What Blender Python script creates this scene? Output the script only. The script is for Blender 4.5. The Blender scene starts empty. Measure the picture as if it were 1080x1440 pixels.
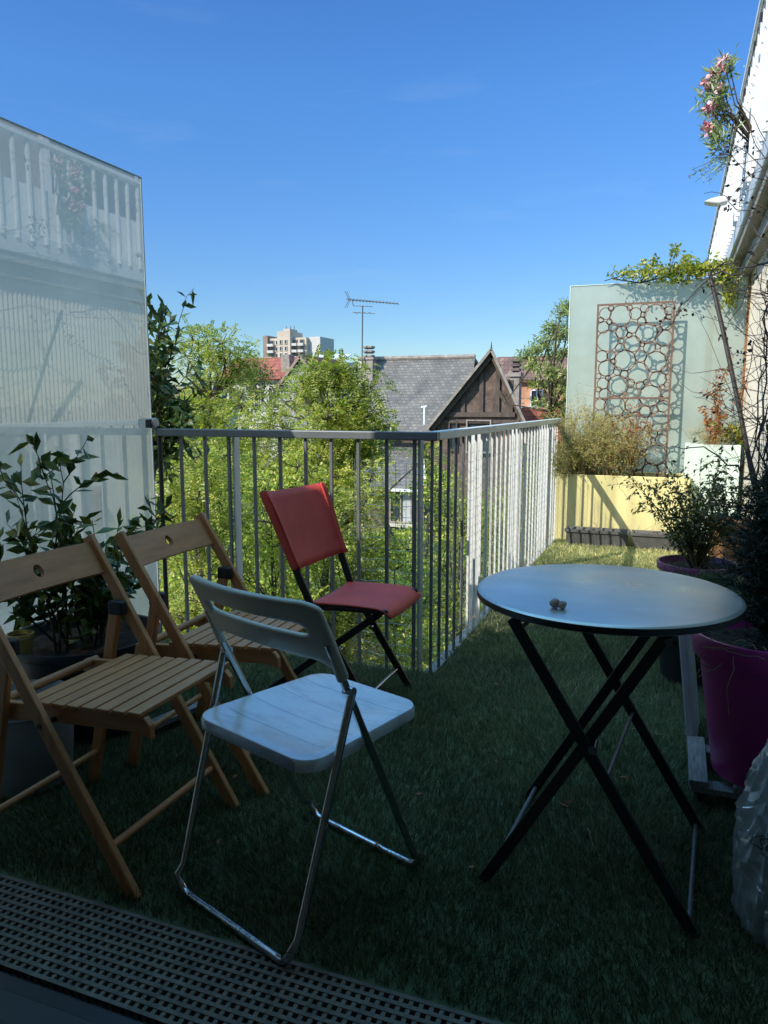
import bpy, math, random
import numpy as np
from mathutils import Vector, Matrix
random.seed(7); rng = np.random.default_rng(7)
scn = bpy.context.scene; COL = scn.collection
PI = math.pi
# ------------------------------------------------------------------ camera model (used for measuring too)
F = 1050.; H = 1.2; VX, VY = 950., 571.
PIT = math.atan((720-VY)/F); YAW = math.atan((VX-540)*math.cos(PIT)/F)
cy_, sy_ = math.cos(YAW), math.sin(YAW)
FW = Vector((-sy_*math.cos(PIT), cy_*math.cos(PIT), -math.sin(PIT))); RT = Vector((cy_, sy_, 0)); UP = RT.cross(FW)
def at(px, py, y):
    r = FW + RT*((px-540)/F) + UP*((720-py)/F)
    t = y/r.y
    return Vector((t*r.x, y, H+t*r.z))
def atx(px, py, x):
    r = FW + RT*((px-540)/F) + UP*((720-py)/F)
    t = x/r.x
    return Vector((x, t*r.y, H+t*r.z))
cd = bpy.data.cameras.new('camera'); cam = bpy.data.objects.new('camera', cd); COL.objects.link(cam)
cam.matrix_world = Matrix.Translation((0, 0, H)) @ Matrix((RT, UP, -FW)).transposed().to_4x4()
cd.sensor_fit = 'VERTICAL'; cd.sensor_height = 36; cd.lens = 36*F/1440; cd.clip_start = .05; cd.clip_end = 3000
scn.camera = cam
scn.view_settings.view_transform = 'Standard'; scn.view_settings.look = 'None'; scn.view_settings.exposure = 0
scn.cycles.max_bounces = 8; scn.cycles.transparent_max_bounces = 12; scn.cycles.use_denoising = True

# ------------------------------------------------------------------ light
SUN = Vector((-.42, -.66, .63)).normalized()
el = math.asin(SUN.z); az = math.atan2(SUN.x, SUN.y)
w = bpy.data.worlds.new('World'); scn.world = w; w.use_nodes = True
nt = w.node_tree; nt.nodes.clear()
sky = nt.nodes.new('ShaderNodeTexSky'); sky.sky_type = 'NISHITA'; sky.sun_disc = False
sky.sun_elevation = el; sky.sun_rotation = az; sky.air_density = 1.0; sky.dust_density = .25; sky.ozone_density = 1.6
bg = nt.nodes.new('ShaderNodeBackground'); bg.inputs[1].default_value = .15
ow = nt.nodes.new('ShaderNodeOutputWorld')
hs = nt.nodes.new('ShaderNodeHueSaturation'); hs.inputs['Saturation'].default_value = 1.32; hs.inputs['Value'].default_value = 1.75
nt.links.new(sky.outputs[0], hs.inputs['Color']); 
# tint by elevation; overhead sky warmed and brightened as added fill for the shade
tc = nt.nodes.new('ShaderNodeTexCoord'); sx = nt.nodes.new('ShaderNodeSeparateXYZ'); nt.links.new(tc.outputs['Generated'], sx.inputs[0])
rp = nt.nodes.new('ShaderNodeValToRGB'); e_ = rp.color_ramp.elements
STOPS = [(0, (.36, .42, .50)), (.10, (.37, .45, .54)), (.2, (.46, .52, .64)), (.36, (.58, .63, .76)), (.52, (.62, .62, .78)), (.66, (1.0, .76, .56)), (1, (1, .69, .42))]
while len(e_) < len(STOPS): e_.new(.5)
for i_, (p_, c_) in enumerate(STOPS): e_[i_].position = p_; e_[i_].color = c_+(1,)
nt.links.new(sx.outputs[2], rp.inputs[0])
mr = nt.nodes.new('ShaderNodeMapRange'); mr.inputs[1].default_value = .54; mr.inputs[2].default_value = .8; mr.inputs[3].default_value = 1; mr.inputs[4].default_value = 5.8; nt.links.new(sx.outputs[2], mr.inputs[0])
mx = nt.nodes.new('ShaderNodeMix'); mx.data_type = 'RGBA'; mx.blend_type = 'MULTIPLY'; mx.inputs[0].default_value = 1
nt.links.new(hs.outputs[0], mx.inputs[6]); nt.links.new(rp.outputs[0], mx.inputs[7])
mpn = nt.nodes.new('ShaderNodeMapping'); mpn.inputs['Scale'].default_value = (1.2, 1.2, 9); nt.links.new(tc.outputs['Generated'], mpn.inputs[0])
nz = nt.nodes.new('ShaderNodeTexNoise'); nz.inputs['Scale'].default_value = 2.6; nz.inputs['Detail'].default_value = 6; nz.inputs['Roughness'].default_value = .62; nt.links.new(mpn.outputs[0], nz.inputs['Vector'])
cr_ = nt.nodes.new('ShaderNodeValToRGB'); cr_.color_ramp.elements[0].position = .56; cr_.color_ramp.elements[0].color = (0, 0, 0, 1); cr_.color_ramp.elements[1].position = .80; cr_.color_ramp.elements[1].color = (.09, .09, .09, 1); nt.links.new(nz.outputs[0], cr_.inputs[0])
cm_ = nt.nodes.new('ShaderNodeMix'); cm_.data_type = 'RGBA'; nt.links.new(cr_.outputs[0], cm_.inputs[0]); nt.links.new(mx.outputs[2], cm_.inputs[6]); cm_.inputs[7].default_value = (4.6, 5.6, 6.6, 1)
vm = nt.nodes.new('ShaderNodeVectorMath'); vm.operation = 'SCALE'; nt.links.new(cm_.outputs[2], vm.inputs[0]); nt.links.new(mr.outputs[0], vm.inputs['Scale'])
nt.links.new(vm.outputs[0], bg.inputs[0]); nt.links.new(bg.outputs[0], ow.inputs[0])
ld = bpy.data.lights.new('sun', 'SUN'); ld.energy = 5.6; ld.angle = math.radians(.5); ld.color = (1, .94, .84)
lo = bpy.data.objects.new('sun', ld); COL.objects.link(lo); lo.rotation_euler = SUN.to_track_quat('Z', 'Y').to_euler(); lo.location = (-20, -20, 30)

# ------------------------------------------------------------------ materials
def srgb(h):
    h = h.lstrip('#'); c = [int(h[i:i+2], 16)/255 for i in (0, 2, 4)]
    return tuple(v/12.92 if v <= .04045 else ((v+.055)/1.055)**2.4 for v in c)+(1,)
class N:
    def __init__(s, name):
        s.m = bpy.data.materials.new(name); s.m.use_nodes = True; s.t = s.m.node_tree
        s.p = s.t.nodes['Principled BSDF']; s.o = s.t.nodes['Material Output']
    def n(s, typ, **k):
        x = s.t.nodes.new(typ)
        for a, b in k.items(): setattr(x, a, b)
        return x
    def l(s, a, b): s.t.links.new(a, b)
    def coord(s, scale=(1, 1, 1), rot=(0, 0, 0), world=False):
        mp = s.n('ShaderNodeMapping'); mp.inputs['Scale'].default_value = scale; mp.inputs['Rotation'].default_value = rot
        if world:
            g = s.n('ShaderNodeNewGeometry'); s.l(g.outputs['Position'], mp.inputs[0])
        else:
            c = s.n('ShaderNodeTexCoord'); s.l(c.outputs['Object'], mp.inputs[0])
        return mp.outputs[0]
    def noise(s, co, scale, detail=4, rough=.6):
        x = s.n('ShaderNodeTexNoise'); x.inputs['Scale'].default_value = scale; x.inputs['Detail'].default_value = detail
        x.inputs['Roughness'].default_value = rough; s.l(co, x.inputs['Vector']); return x.outputs[0]
    def ramp(s, fac, stops):
        r = s.n('ShaderNodeValToRGB'); e = r.color_ramp.elements
        while len(e) < len(stops): e.new(.5)
        for i, (p, c) in enumerate(stops): e[i].position = p; e[i].color = c if len(c) == 4 else tuple(c)+(1,)
        s.l(fac, r.inputs[0]); return r.outputs[0]
    def mix(s, fac, a, b, mode='MIX'):
        x = s.n('ShaderNodeMix', data_type='RGBA', blend_type=mode)
        if isinstance(fac, (int, float)): x.inputs[0].default_value = fac
        else: s.l(fac, x.inputs[0])
        for v, i in ((a, 6), (b, 7)):
            if isinstance(v, tuple): x.inputs[i].default_value = v
            else: s.l(v, x.inputs[i])
        return x.outputs[2]
    def math(s, op, a, b=0):
        x = s.n('ShaderNodeMath', operation=op)
        for v, i in ((a, 0), (b, 1)):
            if isinstance(v, (int, float)): x.inputs[i].default_value = v
            else: s.l(v, x.inputs[i])
        return x.outputs[0]
    def bump(s, h, strength=.3, dist=.01):
        b = s.n('ShaderNodeBump'); b.inputs['Strength'].default_value = strength; b.inputs['Distance'].default_value = dist
        s.l(h, b.inputs['Height']); s.l(b.outputs[0], s.p.inputs['Normal'])
def c4(c): return tuple(c)+(1,) if len(c) == 3 else tuple(c)
def dim(c, k): return (min(1, c[0]*k), min(1, c[1]*k), min(1, c[2]*k), 1)
def plain(name, col, rough=.5, metal=0, var=.25, ns=8, bump=.0, stretch=(1, 1, 1), rvar=0, coat=0, bd=.003, spec=.5):
    m = N(name); co = m.coord(stretch); n = m.noise(co, ns)
    col = c4(col)
    m.l(m.ramp(n, [(.3, dim(col, 1-var)), (.7, dim(col, 1+var))]), m.p.inputs['Base Color'])
    m.p.inputs['Metallic'].default_value = metal; m.p.inputs['Roughness'].default_value = rough
    m.p.inputs['Specular IOR Level'].default_value = spec
    if rvar:
        n2 = m.noise(co, ns*2.3)
        m.l(m.ramp(n2, [(.35, (rough-rvar,)*3), (.7, (rough+rvar,)*3)]), m.p.inputs['Roughness'])
    if coat: m.p.inputs['Coat Weight'].default_value = coat; m.p.inputs['Coat Roughness'].default_value = .12
    if bump: m.bump(m.noise(co, ns*6), bump, bd)
    return m.m
def wood(name, stretch, base=(.47, .20, .072)):
    m = N(name); co = m.coord(stretch)
    n = m.noise(co, 9, 6, .65); n2 = m.noise(m.coord(), 5)
    a = m.ramp(n, [(.28, dim(base, .55)), (.5, c4(base)), (.75, dim(base, 1.5))])
    m.l(m.mix(n2, a, dim(base, 1.1), 'MIX'), m.p.inputs['Base Color'])
    m.l(m.ramp(n, [(.3, (.55,)*3), (.7, (.35,)*3)]), m.p.inputs['Roughness'])
    m.bump(n, .15, .002); return m.m
def leafmat(name, c1, c2, c3=None, trans=.3, rough=.45, ns=2.0, spec=.5, back=None):
    """per-leaf colour (random per island) over large light and dark patches"""
    m = N(name); g = m.n('ShaderNodeNewGeometry'); r = g.outputs['Random Per Island']
    st = [(0, c4(c1)), (.75, c4(c2))] + ([(.97, c4(c3))] if c3 else [])
    a = m.ramp(r, st)
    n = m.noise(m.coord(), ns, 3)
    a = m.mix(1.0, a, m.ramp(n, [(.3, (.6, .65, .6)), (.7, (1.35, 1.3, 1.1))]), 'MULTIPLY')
    m.l(a, m.p.inputs['Base Color']); m.p.inputs['Roughness'].default_value = rough
    m.p.inputs['Specular IOR Level'].default_value = spec
    t = m.n('ShaderNodeBsdfTranslucent'); x = m.n('ShaderNodeMixShader'); x.inputs[0].default_value = trans
    m.l(m.mix(1.0, a, (1.5, 1.6, .7, 1), 'MULTIPLY'), t.inputs[0]); m.l(m.p.outputs[0], x.inputs[1]); m.l(t.outputs[0], x.inputs[2]); m.l(x.outputs[0], m.o.inputs[0])
    return m.m
def frosted(name, tint, trans, ior, mottled=.0, clear=.0, diff=.5):
    m = N(name); t = m.t; t.nodes.remove(m.p)
    n = m.noise(m.coord(), 3, 5)
    c = m.ramp(n, [(.3, dim(tint, 1-mottled)), (.7, dim(tint, 1+mottled*.4))])
    d = m.n('ShaderNodeBsdfDiffuse'); tr = m.n('ShaderNodeBsdfTranslucent'); m.l(c, d.inputs[0]); m.l(c, tr.inputs[0])
    x = m.n('ShaderNodeMixShader'); x.inputs[0].default_value = 1-diff; m.l(d.outputs[0], x.inputs[1]); m.l(tr.outputs[0], x.inputs[2])
    tp = m.n('ShaderNodeBsdfTransparent'); tp.inputs[0].default_value = (.85, .95, .92, 1)
    y = m.n('ShaderNodeMixShader'); y.inputs[0].default_value = clear; m.l(x.outputs[0], y.inputs[1]); m.l(tp.outputs[0], y.inputs[2])
    fr = m.n('ShaderNodeFresnel'); fr.inputs[0].default_value = ior
    gl = m.n('ShaderNodeBsdfGlossy'); gl.inputs['Roughness'].default_value = .006
    z = m.n('ShaderNodeMixShader'); m.l(fr.outputs[0], z.inputs[0]); m.l(y.outputs[0], z.inputs[1]); m.l(gl.outputs[0], z.inputs[2])
    m.l(z.outputs[0], m.o.inputs[0]); return m.m

M = {}
M['wood_y'] = wood('beech_slats', (6, .6, 6)); M['wood_z'] = wood('beech_legs', (7, 7, .7)); M['wood_x'] = wood('beech_rails', (.7, 7, 7))
M['black_rubber'] = plain('black_rubber', (.012, .012, .014), .6)
M['chrome'] = plain('scratched_chrome', (.55, .56, .58), .16, 1, .15, 30, rvar=.06)
M['black_metal'] = plain('black_lacquered_steel', (.012, .013, .016), .38, 0, .3, 14, .05)
M['red'] = plain('red_mesh_cloth', (.64, .070, .050), .62, 0, .16, 6, .25, bd=.002)
M['rail_white'] = plain('painted_steel', (.62, .63, .60), .42, 0, .12, 10, .08)
M['grey_and_shade'] = plain('grey_and_shaded_steel', (.125, .135, .14), .45, 0, .15, 12, .08)  # grey steel, and the white railing's backlit shade put into its colour
M['net'] = plain('galvanised_wire', (.42, .43, .42), .45, .6)
M['black_plastic'] = plain('black_plastic', (.016, .017, .020), .42, 0, .3, 6, .1)
M['trough'] = plain('dusty_black_plastic', (.085, .083, .078), .7, 0, .3, 9, .2)
M['soil'] = plain('soil_and_bark', (.045, .028, .018), .95, 0, .6, 40, 1, bd=.01)
M['zinc'] = plain('grey_bucket_plastic', (.24, .26, .27), .45, 0, .25, 5, .05)
M['purple'] = plain('purple_glazed_plastic', (.55, .05, .30), .34, 0, .14, 3, .03, coat=.2)
M['pale_purple'] = plain('faded_purple_plastic', (.16, .04, .12), .45, 0, .2, 5)
M['grey_wood'] = plain('weathered_wood', (.24, .23, .22), .85, 0, .4, 14, .8, (9, 1, 9))
M['styrofoam'] = plain('white_board', (.42, .46, .45), .7, 0, .12, 7, .2)
M['yellow'] = plain('yellow_painted_planter', (.65, .575, .26), .65, 0, .3, 1.6, .15, (3.5, 3.5, .6))
M['mint'] = plain('mint_painted_planter', (.58, .70, .60), .5, 0, .16, 1.8, .05, (3, 3, .7))
M['corten'] = plain('brown_rusted_steel', (.165, .100, .070), .7, .1, .3, 14, .2)
M['stucco'] = plain('cream_stucco', (.60, .55, .43), .85, 0, .1, 3, .35)
M['white_wall'] = plain('white_render', (.62, .61, .57), .8, 0, .1, 1.5, .2)
M['white_metal'] = plain('white_powder_coat', (.68, .70, .70), .45, 0, .06, 4, .04)
M['soffit'] = plain('soffit_boards', (.30, .28, .235), .8, 0, .2, 4, .3, (8, .7, 8))
M['fascia'] = plain('fascia_metal', (.55, .58, .60), .5, 0, .08, 4, .05)
M['dark'] = plain('dark_opening', (.02, .022, .025), .5)
M['interior'] = plain('dim_interior_paint', (.72, .62, .48), .9)
M['parquet'] = plain('interior_floor', (.08, .05, .03), .6)
M['pole'] = plain('dark_bamboo_pole', (.028, .022, .020), .55, 0, .4, 8, .3, (8, 8, 1))
M['pipe'] = plain('blue_grey_pipe', (.13, .17, .21), .4, .2, .2, 7)
M['rust_post'] = plain('orange_brown_post', (.24, .12, .045), .8, 0, .4, 8, .5)
M['twig'] = plain('bare_twig', (.040, .026, .020), .8, 0, .4, 12)
M['stem'] = plain('green_brown_stem', (.060, .045, .025), .7, 0, .3, 12)
M['straw'] = plain('dry_straw', (.35, .28, .15), .8, 0, .2)
M['bark'] = plain('tree_bark', (.075, .058, .042), .9, 0, .4, 9, .8, (3, 3, .6), bd=.02)
M['alu'] = plain('dark_anodised_sill', (.035, .034, .032), .5, .2, .1, 4)
M['grate'] = plain('grey_grate', (.17, .14, .11), .75, 0, .35, 22, .3)
M['knob'] = plain('pale_brown_pebble', (.40, .30, .24), .7, 0, .3, 40, .4)
M['antenna'] = plain('antenna_metal', (.10, .105, .11), .5, .5)
M['bracket'] = plain('pinkish_clamp_cap', (.42, .36, .33), .5)
M['brass'] = plain('yellow_ochre_pot', (.34, .25, .07), .6)
M['dry_leaf'] = leafmat('rust_red_dead_leaves', (.30, .085, .035), (.42, .16, .07), (.5, .32, .12), .35, .6)
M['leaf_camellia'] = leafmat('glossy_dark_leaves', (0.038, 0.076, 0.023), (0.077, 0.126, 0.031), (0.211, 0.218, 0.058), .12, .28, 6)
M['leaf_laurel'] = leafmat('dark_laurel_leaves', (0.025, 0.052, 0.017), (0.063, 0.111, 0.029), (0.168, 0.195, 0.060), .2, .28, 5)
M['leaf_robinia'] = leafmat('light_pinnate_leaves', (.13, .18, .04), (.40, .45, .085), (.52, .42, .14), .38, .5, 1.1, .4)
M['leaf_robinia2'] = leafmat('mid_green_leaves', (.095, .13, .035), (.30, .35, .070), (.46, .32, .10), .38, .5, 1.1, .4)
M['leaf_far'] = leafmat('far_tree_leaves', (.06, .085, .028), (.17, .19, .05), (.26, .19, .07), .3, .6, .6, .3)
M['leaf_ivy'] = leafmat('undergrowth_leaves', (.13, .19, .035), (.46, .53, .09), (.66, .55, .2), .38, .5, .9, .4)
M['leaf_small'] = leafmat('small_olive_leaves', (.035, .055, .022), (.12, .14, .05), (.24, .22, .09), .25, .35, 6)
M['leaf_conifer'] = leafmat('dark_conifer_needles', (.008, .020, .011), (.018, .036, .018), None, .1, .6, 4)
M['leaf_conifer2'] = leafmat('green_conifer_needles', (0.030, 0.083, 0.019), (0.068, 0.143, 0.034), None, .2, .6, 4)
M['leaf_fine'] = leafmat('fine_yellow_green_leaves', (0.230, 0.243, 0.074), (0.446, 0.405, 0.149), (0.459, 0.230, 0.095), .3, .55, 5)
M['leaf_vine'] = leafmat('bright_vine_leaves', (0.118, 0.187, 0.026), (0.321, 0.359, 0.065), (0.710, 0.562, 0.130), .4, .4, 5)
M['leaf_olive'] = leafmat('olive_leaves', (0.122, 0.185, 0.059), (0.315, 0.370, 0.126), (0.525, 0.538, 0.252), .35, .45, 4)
M['leaf_oleander'] = leafmat('oleander_leaves', (.14, .20, .10), (.30, .38, .20), None, .3, .45, 4)
M['dust'] = plain('dust', (.3, .28, .24), .9)
M['petal'] = leafmat('pink_petals', (.80, .28, .42), (.85, .50, .60), None, .02, .6, 8)
M['purple_leaf'] = leafmat('plum_leaves', (.05, .015, .03), (.12, .05, .07), None, .3, .5, 4)
M['window'] = plain('window_glass', (.03, .04, .05), .08, 0, .2, 3)
M['curtain'] = plain('net_curtain', (.40, .42, .42), .8, 0, .15, 6, .2, (10, 1, 1))
M['bldg_white'] = plain('house_white_render', (.52, .50, .46), .85, 0, .1, 1, .2)
M['concrete_tan'] = plain('tower_concrete', (.50, .42, .33), .85, 0, .12, .3)
M['concrete_dark'] = plain('tower_brown_panel', (.25, .19, .15), .85, 0, .15, .4)
M['cream_trim'] = plain('cream_timber_trim', (.50, .47, .38), .7, 0, .15, 5)
M['chimney'] = plain('chimney_render', (.27, .235, .20), .9, 0, .35, 3, .6, bd=.03)
M['green_trim'] = plain('green_glaze', (.10, .14, .13), .2)
M['ground'] = plain('garden_earth', (.075, .085, .030), .95, 0, .5, .9, .6, bd=.05)
M['turf'] = plain('artificial_turf_backing', (.09, .12, .055), .95, 0, .4, 30, .8)
M['slab'] = plain('balcony_concrete', (.33, .32, .30), .85, 0, .15, 3, .2)

def tiles(name, base, mortar, scale, bw=.5, rh=.25, var=.5, bump=.5, offset=.5, rot=(PI/2, 0, 0)):
    m = N(name); co = m.coord(rot=rot)
    b = m.n('ShaderNodeTexBrick'); b.inputs['Scale'].default_value = scale; b.inputs['Brick Width'].default_value = bw; b.inputs['Row Height'].default_value = rh
    b.inputs['Color1'].default_value = dim(base, 1-var); b.inputs['Color2'].default_value = dim(base, 1+var); b.inputs['Mortar'].default_value = c4(mortar)
    b.inputs['Mortar Size'].default_value = .02; b.inputs['Bias'].default_value = -.1; b.offset = offset
    m.l(co, b.inputs['Vector']); n = m.noise(m.coord(), .9, 5)
    m.l(m.mix(1.0, b.outputs[0], m.ramp(n, [(.3, (.7, .7, .72)), (.7, (1.3, 1.27, 1.2))]), 'MULTIPLY'), m.p.inputs['Base Color'])
    m.p.inputs['Roughness'].default_value = .8; m.bump(b.outputs['Fac'], -bump, .02); return m.m
M['slate'] = tiles('slate_roof_tiles', (.150, .142, .128), (.09, .085, .078), 1, .24, .15, .22, .3)
M['brick'] = tiles('orange_brick', (.46, .20, .095), (.4, .34, .27), 1, .5, .16, .3)
M['brick_brown'] = tiles('brown_brick', (.13, .095, .075), (.16, .14, .12), 1, .4, .14, .35)
M['red_tile'] = tiles('red_roof_tiles', (.30, .085, .050), (.12, .04, .03), 1, .3, .3, .3)
M['brown_tile'] = tiles('brown_roof_tiles', (.22, .12, .085), (.08, .05, .04), 1, .3, .3, .3)
M['dark_timber'] = plain('dark_weathered_timber', (.085, .064, .050), .85, 0, .4, 5, .4, (1, 1, .4))
M['dark_panel'] = plain('brown_roughcast_infill', (.130, .092, .070), .9, 0, .5, 2.2, 1, bd=.04)
M['flint'] = plain('mottled_stone_gable', (.28, .28, .29), .9, 0, .6, 6, .6)

# turf blades
m = N('artificial_grass_blades'); g = m.n('ShaderNodeNewGeometry')
a = m.ramp(g.outputs['Random Per Island'], [(0, (.095, .130, .075, 1)), (.6, (.20, .245, .135, 1)), (.9, (.38, .40, .24, 1)), (1, (.55, .50, .34, 1))])
a = m.mix(1.0, a, m.ramp(m.noise(m.coord(), 2.2, 5), [(.3, (.6, .65, .65)), (.7, (1.25, 1.2, 1.1))]), 'MULTIPLY')

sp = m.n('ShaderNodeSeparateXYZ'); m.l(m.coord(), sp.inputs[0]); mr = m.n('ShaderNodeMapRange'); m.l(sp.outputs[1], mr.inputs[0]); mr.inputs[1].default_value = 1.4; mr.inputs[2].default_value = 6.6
far_ = m.ramp(m.math('ADD', mr.outputs[0], m.math('MULTIPLY', m.math('SUBTRACT', m.noise(m.coord(), 3.5, 4), .5), .25)), [(.0, (.42, .40, .36)), (.35, (.80, .78, .78)), (.75, (1.3, 1.2, 1.1)), (.95, (2.5, 2.1, 1.7))])  # shade on the near lawn and sunlight on the far end painted into the blades
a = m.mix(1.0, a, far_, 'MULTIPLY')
m.l(a, m.p.inputs['Base Color']); m.p.inputs['Roughness'].default_value = .5; m.p.inputs['Specular IOR Level'].default_value = .3
t_ = m.n('ShaderNodeBsdfTranslucent'); x_ = m.n('ShaderNodeMixShader'); x_.inputs[0].default_value = .4
m.l(m.mix(1.0, a, (1.2, 1.3, 1, 1), 'MULTIPLY'), t_.inputs[0]); m.l(m.p.outputs[0], x_.inputs[1]); m.l(t_.outputs[0], x_.inputs[2]); m.l(x_.outputs[0], m.o.inputs[0])
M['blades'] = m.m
# white plastic with moulded grooves across the seat
m = N('white_moulded_plastic'); c = m.n('ShaderNodeTexCoord'); sp = m.n('ShaderNodeSeparateXYZ'); m.l(c.outputs['Object'], sp.inputs[0])
f = m.math('FRACT', m.math('DIVIDE', m.math('ADD', sp.outputs[1], 1.0), .088)); f = m.math('ABSOLUTE', m.math('SUBTRACT', f, .5))
gr = m.math('LESS_THAN', f, .014); ins = m.math('LESS_THAN', m.math('ABSOLUTE', sp.outputs[0]), .172)
gr = m.math('MULTIPLY', gr, ins)
m.l(m.mix(1.0, m.mix(gr, (.84, .84, .83, 1), (.30, .33, .38, 1)), m.ramp(m.noise(m.coord((1, 3, 1)), 7, 8, .7), [(.34, (.72, .71, .68)), (.52, (1, 1, 1))]), 'MULTIPLY'), m.p.inputs['Base Color'])
m.l(m.ramp(m.noise(m.coord(), 6), [(.3, (.2,)*3), (.7, (.32,)*3)]), m.p.inputs['Roughness']); m.p.inputs['Coat Weight'].default_value = 1; m.p.inputs['Coat IOR'].default_value = 2.0; m.p.inputs['Coat Roughness'].default_value = .16
M['white_plastic'] = m.m
M['white_back'] = plain('white_plastic_backrest', (.66, .585, .47), .4, 0, .06, 6, coat=.2)
# table top: dark metal lacquer with faint streaks
m = N('dark_table_lacquer'); co = m.coord((1, 2, 1)); n = m.noise(co, 4, 6)
m.l(m.ramp(n, [(.3, (.54, .52, .48)), (.7, (.68, .655, .61))]), m.p.inputs['Base Color'])
m.l(m.ramp(m.noise(m.coord(), 9, 5), [(.35, (.27,)*3), (.7, (.40,)*3)]), m.p.inputs['Roughness']); m.p.inputs['Metallic'].default_value = .65; m.p.inputs['IOR'].default_value = 1.8
M['tabletop'] = m.m
# ribbed cladding
M['glass_left'] = frosted('frosted_partition_glass', (.30, .37, .36), .5, 2.5, .14, .12, .5)
M['glass_far'] = frosted('frosted_panel_glass', (.62, .71, .60), .5, 1.5, .16, .06, .52)
# clear polythene
m = N('clear_polythene'); m.t.nodes.remove(m.p)
gl = m.n('ShaderNodeBsdfGlossy'); gl.inputs['Roughness'].default_value = .09; tp = m.n('ShaderNodeBsdfTransparent'); tp.inputs[0].default_value = (.80, .86, .90, 1)
df = m.n('ShaderNodeBsdfDiffuse'); df.inputs[0].default_value = (.80, .85, .88, 1)
bp = m.n('ShaderNodeBump'); bp.inputs['Strength'].default_value = 1; bp.inputs['Distance'].default_value = .035
vo = m.n('ShaderNodeTexVoronoi', feature='DISTANCE_TO_EDGE'); vo.inputs['Scale'].default_value = 4.5; vv = m.n('ShaderNodeVectorMath', operation='ADD'); m.l(m.coord((1.6, 1.6, .8)), vv.inputs[0])
nzz = m.n('ShaderNodeTexNoise'); nzz.inputs['Scale'].default_value = 5; m.l(m.coord(), nzz.inputs['Vector']); m.l(nzz.outputs['Color'], vv.inputs[1]); m.l(vv.outputs[0], vo.inputs['Vector']); m.l(vo.outputs[0], bp.inputs['Height']); m.l(bp.outputs[0], gl.inputs['Normal'])
x1 = m.n('ShaderNodeMixShader'); x1.inputs[0].default_value = .46; m.l(tp.outputs[0], x1.inputs[1]); m.l(df.outputs[0], x1.inputs[2])
x2 = m.n('ShaderNodeMixShader'); x2.inputs[0].default_value = .38; m.l(x1.outputs[0], x2.inputs[1]); m.l(gl.outputs[0], x2.inputs[2]); m.l(x2.outputs[0], m.o.inputs[0])
M['polythene'] = m.m
M['ink'] = plain('black_print', (.01, .01, .01), .4)

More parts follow.
